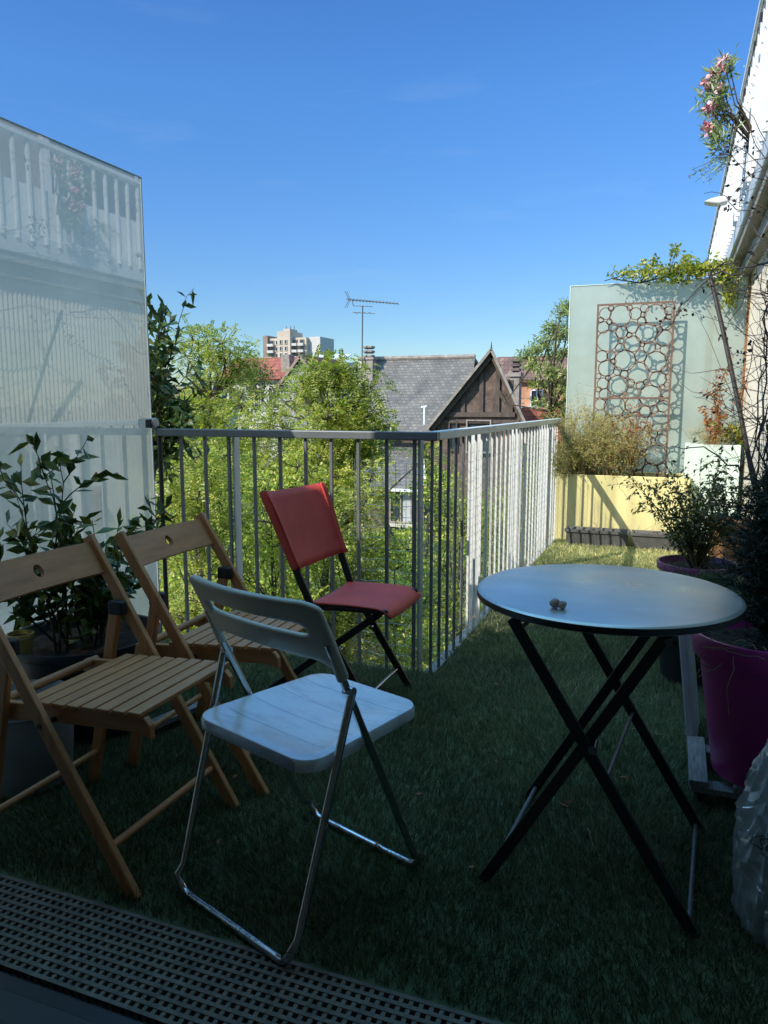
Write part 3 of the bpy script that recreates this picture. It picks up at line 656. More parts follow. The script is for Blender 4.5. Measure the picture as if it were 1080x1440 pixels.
def seatf(a, b):
    y = (a*2-1)*(Wr-.002); e = a*2-1; x = -.285+.335*b
    z = .444-.009*(1-e*e)+.009*math.sin(b*PI)*.6 - .030*max(0, (b-.86)/.14)**2
    return (x, y, z)
cloth(seatf, 16, 12).build('seat', 'red', rd, smooth=True, solid=.006)

# ================================================================== TABLE
tb = thing('folding_table', 'round dark metal folding table with crossed black legs', 'table', (-.153, 2.07, 0))
TL = lambda p: (p[0]+.153, p[1]-2.07, p[2])
MB().lathe([(0, .704), (.335, .704), (.343, .7025), (.347, .698), (.347, .684), (.342, .680), (.33, .684), (0, .684)], n=96).build('tabletop', 'tabletop', tb, smooth=True)
MB().lathe([(.3473, .699), (.3482, .692), (.3473, .683)], n=96).build('rim', 'black_metal', tb, smooth=True)
legs = dict(a=((-.352, 1.79, .68), (.102, 1.70, 0)), b=((-.30, 2.22, .68), (.127, 2.167, 0)), c=((.012, 1.80, .68), (-.398, 1.728, 0)), d=((.022, 2.17, .68), (-.366, 2.165, 0)))
for k_, (a, b) in legs.items(): MB().bar(TL(a), TL(b), .014, .028, (1, 0, .4)).build('leg', 'black_metal', tb, bevel=.003)
lerp = lambda a, b, t: tuple(a[i]+(b[i]-a[i])*t for i in range(3))
def cross(l1, l2, t, r=.0055, mt='black_metal', nm='crossbar'):
    MB().tube([TL(lerp(*legs[l1], t)), TL(lerp(*legs[l2], t))], r, 8).build(nm, mt, tb, smooth=True)
cross('a', 'b', .97, .006, 'grey_and_shade'); cross('a', 'b', .535, .005, 'grey_and_shade'); cross('c', 'd', .93, .006, 'grey_and_shade'); cross('c', 'd', .05); cross('a', 'b', .04)
MB().bar((-.20, -.262, .676), (.17, -.262, .676), .02, .012).build('top_brace', 'black_metal', tb); MB().bar((-.27, .14, .676), (.24, .12, .676), .02, .012).build('top_brace', 'black_metal', tb)
MB().tube([TL((-.142, 1.73, .395)), TL((-.142, 1.775, .395))], .011, 12).build('pivot_bolt', 'chrome', tb, smooth=True)
MB().tube([TL((.012, 1.778, .664)), TL((.012, 1.79, .664))], .009, 12).build('pivot_bolt', 'chrome', tb, smooth=True)
def pebble(c, r, sq):
    mb = MB(); n, mm = 14, 9; prof = [(r*math.sin(PI*i/mm)+1e-5, -r*sq*math.cos(PI*i/mm)) for i in range(mm+1)]
    mb.lathe(prof, c, n); mb.v = [(a*(1+.09*math.sin(a*310+c_*250)), b*(1+.0), c_+.0015*math.sin(a*400+b*333)) for a, b, c_ in mb.v]; return mb
pb = pebble((-.012, 0, .017), .0175, .95); p2 = pebble((.013, -.004, .0145), .0150, .95); pb.add(p2.v, p2.f)
o = pb.build('walnut', 'knob', smooth=True); o.scale = (.72, .72, .72); o.location = (-.245, 1.83, .7045); tag(o, 'small lumpy brown nut lying near the edge of the round table', 'nut')

# ================================================================== POTS AND PLANTS
def stems_leaves(base, n, hmin, hmax, spread, twigs, leafn, L, W, r0=.006, bare=.25, bend=.5, mats=('stem', 'leaf_small'), parent=None, fold=.18, up=.6, grav=0, tl=.35, names=('stem', 'foliage'), baser=.03, flat=False, dirbias=(0, 0, 0)):
    sm = MB(); P, D = [], []
    for i in range(n):
        a = rng.uniform(0, 2*PI); s = spread*rng.uniform(.1, 1)
        d = V(math.cos(a)*s+dirbias[0], math.sin(a)*s+dirbias[1], 1+dirbias[2]); h = rng.uniform(hmin, hmax)
        b0 = Vector(base)+V(math.cos(a), math.sin(a), 0)*baser*rng.uniform(0, 1)
        c = curve(b0, d, h, 9, bend, grav); sm.tube(c, taper(r0, r0*.25, len(c)), 5)
        brs = [c]
        for j in range(twigs):
            k = int(rng.integers(2, 9)); dd = (c[k]-c[k-1]).normalized()+Vector(rng.normal(size=3))*.75
            t = curve(c[k], dd, h*tl*rng.uniform(.4, 1), 5, bend); sm.tube(t, taper(r0*.45, r0*.15, len(t)), 4); brs.append(t)
        for bi, c_ in enumerate(brs):
            m_ = leafn if bi == 0 else max(3, int(leafn*.45))
            for q in range(m_):
                t = (bare if bi == 0 else .15)+(1-(bare if bi == 0 else .15))*(q+rng.uniform(0, 1))/m_; x = min(t, .999)*(len(c_)-1); k = int(x)
                p = c_[k].lerp(c_[k+1], x-k); ax = (c_[k+1]-c_[k]).normalized()
                P.append(p); D.append(ax*up+Vector(rng.normal(size=3))*.75)
    o1 = sm.build(names[0], mats[0], parent, smooth=True)
    lv = Leaves(); P = np.array(P); D = np.array(D); k = len(P)
    lv.put(P, D, L*rng.uniform(.6, 1.2, k), W*rng.uniform(.7, 1.15, k), fold, flat=flat, droop=.12)
    o2 = lv.build(names[1], mats[1], parent); return o1, o2

def pot(parent, r0, r1, h, mat, rim=.02, rimh=.05, name='pot', lipr=.012):
    MB().lathe([(0, 0), (r0*.94, 0), (r0, .006), (r1-rim, h-rimh-.004), (r1-rim+.001, h-rimh), (r1-.003, h-rimh+.003), (r1, h-rimh+.01), (r1+.002, h-.006), (r1, h), (r1-.006, h+.001), (r1-lipr, h-.002), (r1-lipr-.004, h-.03), (r1-rim-.01, h-.06), (0, h-.07)], n=64).build(name, mat, parent, smooth=True)
def soil(parent, r, z):
    mb = MB(); n = 26; vs = []
    for i in range(n):
        for j in range(n):
            x, y = -r+2*r*i/(n-1), -r+2*r*j/(n-1); k = math.hypot(x, y)
            if k > r: x, y = x*r/k, y*r/k
            vs.append((x, y, z+random.uniform(-.008, .008)))
    mb.add(vs, [(i*n+j, (i+1)*n+j, (i+1)*n+j+1, i*n+j+1) for i in range(n-1) for j in range(n-1)]); return mb.build('soil', 'soil', parent, smooth=True)

# camellia in the big black pot, left
cm = thing('potted_camellia', 'large glossy leafed shrub in a black pot behind the wooden chairs', 'potted plant', (-2.02, 2.12, 0))
pot(cm, .20, .275, .36, 'black_plastic', .015, .035); soil(cm, .255, .315)
def cam_part(sx, sy, dirx, diry, n, h0, h1): return stems_leaves((sx, sy, .31), n, h0, h1, .18, 6, 16, .080, .034, .0055, .30, .5, ('twig', 'leaf_camellia'), cm, .22, .7, 0, .35, dirbias=(dirx, diry, 0))
cam_part(-.03, -.10, .02, -.06, 3, .55, .74); cam_part(-.05, -.05, -.18, -.35, 3, .42, .58); cam_part(.03, .08, .02, .34, 3, .46, .62); cam_part(.05, .0, .12, .12, 3, .35, .5); cam_part(.0, .0, -.1, 0, 3, .25, .4)
# bucket and yellow pot
bu = thing('bucket', 'grey round bucket standing on the grass under the first wooden chair', 'bucket', (-1.90, 1.71, 0))
MB().lathe([(0, .004), (.130, .004), (.136, .012), (.152, .26), (.160, .265), (.162, .275), (.156, .28), (.149, .272), (.134, .02), (0, .015)], n=56).build('bucket_body', 'zinc', bu, smooth=True)
MB().tube([(.158*math.cos(a), .158*math.sin(a), .262-.0*a) for a in np.linspace(0, 2*PI, 41)], .005, 6).build('rim', 'zinc', bu, smooth=True)
MB().tube([(.160*math.cos(a), .160*math.sin(a)*.9, .262-.085*math.sin(a)) for a in np.linspace(0, PI, 21)], .0035, 6).build('handle', 'chrome', bu, smooth=True)
yp = thing('small_pot', 'small ochre yellow pot on the rim of the black planter', 'pot', (-2.10, 1.90, .335)); 
MB().lathe([(0, 0), (.032, 0), (.042, .062), (.045, .064), (.045, .078), (.040, .078), (.036, .06), (0, .055)], n=32).build('pot_body', 'brass', yp, smooth=True)
MB().lathe([(0, .0), (.036, .0), (.036, .004), (0, .0045)], (0, 0, .06), 24).build('soil', 'soil', yp)
# pale plank lying under the chairs
pk = MB().box(-.16, .16, -.028, .028, 0, .02).build('plank', 'grey_wood', bevel=.003); pk.location = (-1.70, 2.28, .03); pk.rotation_euler = (0, 0, math.radians(78)); tag(pk, 'weathered grey wooden plank lying on the grass under the wooden chairs', 'plank')

# neighbour's laurel beyond the glass edge
la = thing('laurel_shrub', 'tall dark laurel shrub rising just past the edge of the frosted glass', 'shrub', (-2.99, 3.75, -5.0))
MB().tube([(0, 0, 0), (.03, 0, 3.0), (0, 0, 5.4)], [.07, .05, .02], 8).build('trunk', 'bark', la, smooth=True)
stems_leaves((.0, 0, 5.75), 12, .45, .95, .28, 6, 22, .080, .036, .007, .1, .5, ('twig', 'leaf_laurel'), la, .22, .75, 0, .4)
stems_leaves((.03, 0, 5.8), 9, .40, .68, .35, 5, 20, .080, .034, .007, .1, .5, ('twig', 'leaf_laurel'), la, .22, .75, 0, .35, dirbias=(.40, 0, -.1))
stems_leaves((.0, -.1, 5.8), 3, .9, 1.15, .06, 8, 30, .09, .036, .007, .2, .3, ('twig', 'leaf_laurel'), la, .22, .75, 0, .25, dirbias=(.05, 0, 0))
# purple pot with dark conifer, right
dl = thing('plant_dolly', 'weathered wooden plant dolly on castors under the purple pot', 'plant dolly', (.29, 2.46, 0))
for i, xx in enumerate((-.168, -.045, .075)): MB().box(xx-.027, xx+.027, -.155, .18, .065, .085).build('board', 'grey_wood', dl, bevel=.003)
for yy in (-.12, .14): MB().box(-.19, .13, yy-.03, yy+.03, .045, .064).build('bearer', 'grey_wood', dl, bevel=.003)
for xx in (-.16, .09):
    for yy in (-.12, .14): MB().tube([(xx-.011, yy, .028), (xx+.011, yy, .028)], .026, 16).build('castor', 'black_rubber', dl, smooth=True); MB().box(xx-.016, xx+.016, yy-.02, yy+.02, .034, .0445).build('castor_fork', 'black_metal', dl)
pp = thing('potted_conifer', 'dark feathery conifer in a tall purple pot on the right', 'potted plant', (.285, 2.42, .0855)); pp.scale = (1, 1, .94)
MB().lathe([(0, 0), (.118, 0), (.124, .008), (.178, .385), (.180, .39), (.194, .392), (.198, .398), (.208, .468), (.206, .474), (.198, .474), (.196, .44), (.165, .40), (0, .40)], n=72).build('pot', 'purple', pp, smooth=True)
soil(pp, .192, .430)
def fuzz(base, h, rad, n, mat, parent, L=.03, W=.0022, name='foliage', shape='oval', zoff=0):
    sm = MB(); lv = Leaves(); P, D = [], []
    for i in range(n):
        z = h*rng.uniform(.0, .92); a = rng.uniform(0, 2*PI); pr = {'oval': math.sin(PI*min(1, (z/h)*.80+.22))**.7, 'cone': 1-z/h*.9}[shape]
        ln = rad*pr*rng.uniform(.55, 1.15); d = V(math.cos(a), math.sin(a), .55)
        c = curve(Vector(base)+V(0, 0, z), d, ln, 5, .4); sm.tube(c, taper(.0025, .001, 6), 4, False)
        for q in range(16):
            t = (q+rng.uniform(0, 1))/16*.999*(len(c)-1); k = int(t); p = c[k].lerp(c[k+1], t-k); ax = (c[k+1]-c[k]).normalized()
            for u in range(3): P.append(p); D.append(ax*.9+Vector(rng.normal(size=3))*.7)
    sm.tube([base, Vector(base)+V(0, 0, h*.9)], [.012, .003], 6)
    sm.build('stem', 'twig', parent); k = len(P); lv.put(np.array(P), np.array(D), L*rng.uniform(.6, 1.3, k), W, flat=True); lv.build(name, mat, parent)
fuzz((.085, .04, .42), .60, .25, 1000, 'leaf_conifer', pp, .034, .0034)
# trailing straw on the pot rim
for i in range(14):
    p = V(.355-.16+random.uniform(-.04, .1), 2.73-.12+random.uniform(-.06, .06), .55+random.uniform(0, .03)); mbx = MB()
rt = MB()
for i in range(12):
    p = V(-.15+random.uniform(-.03, .18), -.10+random.uniform(-.07, .05), .455); rt.tube(curve(p, (random.gauss(-.3, .5), random.gauss(-.5, .3), random.gauss(.5, .4)), random.uniform(.08, .26), 7, 1.6, -1.2), .0012, 4, False)
rt.build('dry_stems', 'straw', pp)
wbd = MB().box(-.012, .012, -.17, .17, 0, .50).build('white_board', 'styrofoam', bevel=.004); wbd.location = (.125, 2.80, .0); wbd.rotation_euler = (0, math.radians(-7), math.radians(-4)); tag(wbd, 'white board leaning upright behind the tall purple pot', 'board')

# middle: low green conifer and spiky shrub in the second purple pot
lc = thing('potted_juniper', 'low bright green juniper in a dark pot behind the round table', 'potted plant', (.13, 3.45, 0))
pot(lc, .13, .18, .24, 'black_plastic', .015, .03); soil(lc, .165, .20); fuzz((0, 0, .20), .24, .22, 420, 'leaf_conifer2', lc, .032, .0036)
sp = thing('potted_shrub', 'sparse branching shrub in a faded purple pot near the far planters', 'potted plant', (.17, 4.85, 0))
pot(sp, .15, .23, .26, 'pale_purple', .03, .05); soil(sp, .20, .22)
stems_leaves((0, 0, .22), 64, .35, .78, .80, 5, 16, .036, .015, .0030, .5, .5, ('twig', 'leaf_small'), sp, .2, .8, 0, .3)
stems_leaves((0, 0, .22), 110, .15, .38, 1.0, 1, 2, .02, .006, .0016, .3, .6, ('straw', 'leaf_small'), sp, names=('dry_stem', 'foliage'))
pz = thing('potted_heather', 'dark reddish bushy plant in a dark pot against the facade', 'potted plant', (.42, 3.35, 0))
pot(pz, .09, .13, .22, 'black_plastic'); soil(pz, .115, .18); fuzz((0, 0, .18), .50, .12, 160, 'purple_leaf', pz, .03, .003)
# wooden crate-coloured brown pot seen through the shrub
cr = thing('terracotta_pot', 'reddish terracotta pot standing behind the sparse shrub', 'pot', (.42, 5.75, 0)); pot(cr, .13, .18, .40, 'rust_post', .02, .05); soil(cr, .16, .36)

# troughs
for i, (px0, lab) in enumerate(((-.835, 'long grey black plastic trough, the left one in front of the yellow planter'), (-.29, 'long grey black plastic trough, the right one in front of the yellow planter'))):
    tr = thing('planter_trough', lab, 'trough', (px0+.26, 6.60, 0), 0, 'plastic troughs by the yellow planter')
    a = .26; b = .085; h = .145
    bot = [(-a+.02, -b+.02, 0), (a-.02, -b+.02, 0), (a-.02, b-.02, 0), (-a+.02, b-.02, 0)]; top = [(-a, -b, h), (a, -b, h), (a, b, h), (-a, b, h)]; ti = [(-a+.012, -b+.012, h), (a-.012, -b+.012, h), (a-.012, b-.012, h), (-a+.012, b-.012, h)]; bi = [(-a+.03, -b+.03, .10), (a-.03, -b+.03, .10), (a-.03, b-.03, .10), (-a+.03, b-.03, .10)]
    fs = [(3, 2, 1, 0)]
    for k in range(3): fs += [(k*4+j, k*4+(j+1) % 4, (k+1)*4+(j+1) % 4, (k+1)*4+j) for j in range(4)]
    fs.append((12, 13, 14, 15)); MB().add(bot+top+ti+bi, fs).build('trough_body', 'trough', tr, bevel=.004)
    lip = MB(); lip.box(-a-.008, a+.008, -b-.008, -b+.003, h-.022, h+.002); lip.box(-a-.008, a+.008, b-.003, b+.008, h-.022, h+.002); lip.box(-a-.008, -a+.003, -b+.0035, b-.0035, h-.0215, h+.0015); lip.box(a-.003, a+.008, -b+.0035, b-.0035, h-.0215, h+.0015); lip.build('lip', 'trough', tr, bevel=.002)
    MB().box(-a+.02, a-.02, -b+.02, b-.02, .10, .125).build('soil', 'soil', tr)
    st = MB()
    for q in range(14): st.tube(curve((random.uniform(-a+.05, a-.05), random.uniform(-.05, .05), .12), (random.gauss(0, .7), random.gauss(0, .7), 1), random.uniform(.05, .16), 5, 1.2), .0015, 4, False)
    st.build('dry_stems', 'straw', tr)

# yellow planter with fine shrub
ylp = thing('yellow_planter', 'big square yellow planter box with a fine leafed bush', 'planter', (-.45, 7.0, 0))
mb = MB(); mb.box(-.51, .60, -.25, -.22, 0, .60); mb.box(-.51, .60, .20, .23, 0, .60); mb.box(-.51, -.48, -.2195, .1995, 0, .5995); mb.box(.57, .60, -.2195, .1995, 0, .5995); mb.box(-.479, .569, -.219, .199, .02, .04)
mb.build('box', 'yellow', ylp, bevel=.004); MB().box(-.479, .569, -.219, .199, .50, .55).build('soil', 'soil', ylp)
stems_leaves((-.28, -.08, .55), 110, .32, .70, .60, 10, 24, .019, .0085, .0020, .1, .7, ('straw', 'leaf_fine'), ylp, up=.5, baser=.14, flat=True)
stems_leaves((-.02, -.08, .55), 80, .28, .66, .6, 9, 22, .018, .008, .0019, .1, .7, ('straw', 'leaf_fine'), ylp, up=.5, baser=.12, flat=True)
stems_leaves((-.42, -.16, .55), 55, .28, .52, .8, 9, 22, .018, .008, .0020, .1, .7, ('straw', 'leaf_fine'), ylp, up=.4, baser=.08, flat=True, dirbias=(-.35, -.1, -.2))
stems_leaves((-.25, -.05, .55), 22, .6, .95, .45, 5, 14, .018, .007, .0020, .2, .5, ('straw', 'leaf_fine'), ylp, up=.5, baser=.2, flat=True)
stems_leaves((.10, -.05, .55), 8, .45, .75, .25, 4, 22, .042, .014, .0025, .2, .6, ('twig', 'dry_leaf'), ylp, baser=.05, up=.2)
mp = thing('mint_planter', 'pale mint green planter box with dry grasses and rust red leaves', 'planter', (.31, 7.18, 0))
mb = MB(); mb.box(-.215, .22, -.25, -.225, 0, .875); mb.box(-.215, .22, .03, .055, 0, .875); mb.box(-.215, -.19, -.2245, .0295, 0, .8745); mb.box(.195, .22, -.2245, .0295, 0, .8745); mb.build('box', 'mint', mp, bevel=.004)
MB().box(-.189, .194, -.224, .029, .80, .84).build('soil', 'soil', mp)
stems_leaves((0, -.1, .84), 120, .12, .30, .9, 1, 5, .035, .004, .0012, .2, .7, ('straw', 'leaf_fine'), mp, baser=.16, flat=True)
stems_leaves((.0, -.1, .84), 9, .35, .72, .28, 4, 20, .048, .020, .0024, .05, .5, ('twig', 'dry_leaf'), mp, baser=.1, up=.1)
stems_leaves((.17, -.12, .84), 9, .15, .3, .5, 1, 8, .09, .035, .003, .2, .5, ('stem', 'leaf_vine'), mp, baser=.03)

# tall shrub outside, left of the far panel
# ================================================================== FAR PANEL, SCREEN, VINES
fp = thing('end_panel', 'frosted glass end panel behind the rusty circle screen', 'glass panel', (-.2, 7.25, 0))
tl = at(803, 403, 7.25); tr_ = at(1043, 392, 7.25)
MB().add([(tl.x+.2, 0, .02), (.565+.2, 0, .02), (.565+.2, 0, tl.z), (tl.x+.2, 0, tl.z)], [(0, 1, 2, 3)]).build('glass', 'glass_far', fp)
MB().box(tl.x+.192, tl.x+.1995, -.006, .006, .02, tl.z+.006).build('glass_edge', 'mint', fp); MB().box(tl.x+.2, .76, -.006, .006, tl.z+.0005, tl.z+.006).build('glass_edge', 'mint', fp)
MB().box(.725, .762, -.05, -.008, .0, tl.z).build('side_post', 'rust_post', fp, bevel=.004)
for x in (.10, .42): MB().box(x, x+.06, .03, .06, .9, tl.z-.2).build('back_frame', 'grey_and_shade', fp)
SY = 7.09
sc_ = thing('circle_screen', 'rust brown metal screen cut with overlapping circles', 'garden screen', (0, 0, 0))
s0 = at(840, 428, SY); s1 = at(950, 425, SY); zx0, zx1, zt, zb = s0.x, s1.x, s0.z, .56
mid = at(900, 560, SY).z
fr = MB(); fw = .017
fr.box(zx0, zx0+fw, SY-.01, SY, zb, zt); fr.box(zx1-fw, zx1, SY-.01, SY, zb, zt); fr.box(zx0+fw, zx1-fw, SY-.0095, SY-.0005, zt-fw, zt); fr.box(zx0+fw, zx1-fw, SY-.0095, SY-.0005, mid-fw/2, mid+fw/2)
fr.build('frame', 'corten', sc_)
rg = MB(); placed = []; rr = random.Random(3)
def ring(cx, cz, r, wd=.011, n=40):
    wd = rr.uniform(.008, .012)
    vs = []; 
    for q in range(n):
        a = 2*PI*q/n; c, s = math.cos(a), math.sin(a)
        for rad, yo in ((r-wd/2, SY-.008), (r+wd/2, SY-.008), (r+wd/2, SY-.002), (r-wd/2, SY-.002)): vs.append((cx+rad*c, yo+random.uniform(-.0006, .0006)*0, cz+rad*s))
    fs = []
    for q in range(n):
        for e in range(4): fs.append((q*4+e, q*4+(e+1) % 4, ((q+1) % n)*4+(e+1) % 4, ((q+1) % n)*4+e))
    rg.add(vs, fs)
for r, tries in ((.086, 300), (.066, 900), (.048, 3000), (.034, 5000), (.022, 5000)):
    for t in range(tries):
        cx = rr.uniform(zx0+fw*.5+r, zx1-fw*.5-r); cz = rr.uniform(zb+r, zt-fw-r)
        if all(math.hypot(cx-a, cz-b) > (r+c)*(.93 if r > .04 else .90) for a, b, c in placed): placed.append((cx, cz, r)); ring(cx, cz, r*1.05)
rg.build('circles', 'corten', sc_)

# climbing plant along the top of the panel
vn = thing('climbing_vine', 'leafy green vine sprawling over the top of the frosted end panel', 'climbing plant', (0, 7.2, 0))
lv = Leaves(); sm = MB()
pth = [at(862, 392, 7.2), at(900, 398, 7.15), at(940, 388, 7.1), at(985, 378, 7.1), at(1040, 368, 7.0), at(1040, 400, 7.0), at(1010, 420, 7.0)]
pth = [p-V(0, 7.2, 0) for p in pth]; sm.tube(pth[:5], .006, 6); sm.tube([pth[3], pth[6]], .004, 6)
sm.tube([at(850, 395, 7.2)-V(0, 7.2, 0), at(925, 372, 7.2)-V(0, 7.2, 0)], .004, 6)
for (px, py, sx, sz, n) in ((882, 385, .12, .05, 150), (915, 382, .12, .07, 210), (955, 385, .17, .09, 480), (985, 380, .12, .06, 240), (1020, 385, .12, .11, 420), (1028, 415, .07, .10, 190), (950, 352, .04, .05, 60), (965, 365, .05, .05, 70), (920, 365, .03, .04, 35), (1005, 372, .1, .05, 120), (905, 370, .04, .03, 30)):
    c = at(px, py, 7.12)-V(0, 7.2, 0); P = np.array(c)+rv(n)*np.array([sx*.5, .07, sz*.5])
    lv.put(P, rv(n)+np.array([0, -.3, -.2]), .042*rng.uniform(.6, 1.2, n), .024*rng.uniform(.7, 1.1, n), .2)
    for q in range(5): e = P[rng.integers(0, n)]; sm.tube([pth[min(4, max(0, int((px-862)/40)))], Vector(e)], [.003, .0015], 4)
lv.build('foliage', 'leaf_vine', vn); sm.build('stem', 'twig', vn)

# trellis frame bits: little horizontal lattice poking above
lt = MB(); a = at(885, 388, 7.3); b = at(935, 378, 7.3); lt.bar(a, b, .02, .02); lt.bar(at(933, 378, 7.3), at(931, 400, 7.3), .02, .03); tag(lt.build('trellis_bar', 'cream_trim'), 'pale timber trellis bar sticking out above the end panel', 'trellis')

# poles, pipe and bare climbers on the right
pl = MB().tube([at(998, 383, 5.3), at(1018, 470, 5.2), at(1040, 575, 5.1), at(1062, 690, 5.0)], [.013, .014, .014, .015], 8).build('garden_pole', 'pole', smooth=True); tag(pl, 'dark pole leaning diagonally in front of the facade', 'pole')
pi = thing('drain_pipe', 'blue grey vertical pipe wrapped by bare climbing stems', 'pipe', (0, 0, 0))
a = at(1070, 60, 4.2); b = at(1063, 660, 4.2)
MB().tube([(.50, 4.3, 0), (.50, 4.3, 2.42)], .013, 12).build('pipe_tube', 'pipe', pi, smooth=True)
for z in (.6, 1.4, 2.2): MB().lathe([(.014, -.012), (.019, -.012), (.019, .012), (.014, .012)], (.50, 4.3, z), 16).build('pipe_clip', 'black_metal', pi)
cl = thing('bare_climber', 'tangle of bare brown climbing stems with a few dead leaves on the right wall', 'climbing plant', (0, 0, 0))
cs = MB(); P, D = [], []
def vinepath(pts, r, ):
    c = []
    for i in range(len(pts)-1):
        for t in (0, .34, .67): c.append(pts[i].lerp(pts[i+1], t)+Vector(rng.normal(size=3))*.012)
    c.append(pts[-1]); cs.tube(c, taper(r, r*.4, len(c)), 5, False); return c
for j in range(13):
    x0 = .46+rng.uniform(-.05, .06); y0 = 4.1+rng.uniform(-.4, .5)
    pts = [V(x0+rng.normal()*.02, y0+rng.normal()*.05, z) for z in np.linspace(.15, 2.5 if j % 2 else 1.9, 9)]
    c = vinepath(pts, .006)
    for q in range(20):
        k = int(rng.integers(1, len(c)-1)); d = V(rng.normal()*.7-.5, rng.normal(), rng.normal()*.8+.2); t = curve(c[k], d, rng.uniform(.10, .45), 6, .9)
        cs.tube(t, taper(.0022, .0009, 7), 4, False)
        if rng.uniform() < .22:
            for u in range(2): P.append(t[-1-u]+Vector(rng.normal(size=3))*.01); D.append(rng.normal(size=3)+np.array([0, 0, -.6]))
# long runners
vinepath([at(1045, 385, 5.6), at(1000, 385, 5.9), at(968, 420, 5.9), at(930, 470, 5.9), at(905, 482, 6.0)], .006); vinepath([at(1040, 395, 5.6), at(990, 405, 5.9), at(955, 440, 6.0), at(920, 478, 6.0)], .003)
vinepath([at(1080, 370, 3.9), at(1020, 372, 5.0), at(985, 395, 5.4)], .006)
vinepath([at(1060, 560, 4.4), at(1020, 520, 5), at(945, 517, 5.6)], .003); vinepath([at(1062, 600, 4.4), at(1010, 560, 5), at(960, 545, 5.6), at(940, 515, 5.6)], .0025)
vinepath([at(1065, 680, 4.2), at(1020, 650, 4.6), at(985, 630, 4.8), at(945, 627, 4.9)], .006)
for q in range(9):
    k_ = rng.uniform(300, 700); vinepath([at(1078, k_, 4.1), at(1062+rng.normal()*8, k_+rng.normal()*40, 4.3), at(1042+rng.normal()*10, k_+rng.normal()*60, 4.6), at(1015+rng.normal()*22, k_-20+rng.normal()*70, 5.0)], .0028)
vinepath([at(1075, 350, 4.0), at(1050, 300, 4.6), at(1020, 280, 5.2), at(990, 272, 5.6)], .004); vinepath([at(1078, 230, 4.2), at(1060, 190, 4.6), at(1040, 130, 5.0)], .003); vinepath([at(1078, 200, 4.2), at(1050, 150, 4.8), at(1035, 140, 5.0)], .0025); vinepath([at(1079, 260, 4.1), at(1040, 200, 5), at(1015, 215, 5.4), at(985, 240, 5.7)], .003)
for (px, py) in ((1055, 190), (1058, 220), (1045, 200), (1025, 205), (1065, 240), (1016, 205), (1030, 225), (1055, 300), (1062, 390), (1035, 495), (1037, 500), (950, 440), (938, 447), (1024, 282), (1040, 280), (1020, 470), (1048, 200), (960, 440), (1010, 395), (988, 398)):
    for u in range(5): P.append(at(px, py, 5.2)+Vector(rng.normal(size=3))*.025); D.append(rng.normal(size=3)+np.array([0, 0, -.6]))
cs.build('stem', 'twig', cl); lv = Leaves(); k = len(P); lv.put(np.array([tuple(p) for p in P]), np.array([tuple(d) for d in D]), .035*rng.uniform(.5, 1.2, k), .020, .4); lv.build('foliage', 'twig', cl)

# oleander on the upper balcony and trailing sprig
ol = thing('oleander', 'pink flowering oleander leaning out over the upper balcony railing', 'flowering plant', (.45, 8.6, 2.9))
pc = atx(1012, 170, .30); ol.location = (.48, 5.6, 2.75)
lc_ = lambda p: Vector(p)-Vector(ol.location)+V(.012, 0, 0)
sm = MB(); lv = Leaves(); fl = Leaves()
for (px, py, n, f) in ((1018, 100, 70, 14), (1005, 110, 60, 26), (995, 125, 60, 20), (992, 140, 50, 0), (1015, 130, 70, 10), (1010, 150, 60, 22), (1000, 158, 40, 26), (1018, 165, 50, 10), (1005, 188, 60, 36), (998, 185, 40, 26), (1012, 195, 50, 0), (1008, 215, 30, 0), (1022, 90, 40, 14), (1003, 222, 12, 0)):
    e = lc_(at(px, py, 5.5+rng.uniform(-.15, .15))); n = int(n*1.15); sm.tube([V(0, 0, 0), V(e.x*.75+.02, e.y*.6, .25+e.z*.1), V(e.x*.85+.02, e.y*.9, e.z*.6), e], [.007, .006, .004, .003], 5)
    lv.put(np.array(e)+rv(n, .028), rv(n)+np.array([-.4, 0, .5]), .075*rng.uniform(.6, 1.1, n), .013, .15)
    f = int(f*1.6)
    if f: fl = Leaves(); fl.put(np.array(e)+np.array([-.022, -.02, .018])+rv(f, .016), rv(f), .032, .028, .2); fl.build('flower_cluster', 'petal', ol)
sm.build('stem', 'stem', ol); lv.build('foliage', 'leaf_oleander', ol)
sg = thing('trailing_plant', 'thin grey green sprig trailing from the upper balcony', 'plant', (.36, 6.0, 2.98))
sm = MB(); lv = Leaves(); 
for (px, py) in ((972, 240), (978, 255), (968, 250), (990, 248), (996, 255)):
    e = at(px, py, 5.9)-Vector(sg.location); c = [V(0, 0, 0)+(e)*t+Vector(rng.normal(size=3))*.008 for t in (0, .25, .5, .75, 1)]; sm.tube(c, .0015, 4)
    n = 40; t = rng.uniform(.35, 1, n)[:, None]; lv.put(np.array(e)*t+rv(n, .012), rv(n), .022, .008, .1)
sm.build('stem', 'twig', sg); lv.build('foliage', 'leaf_oleander', sg)
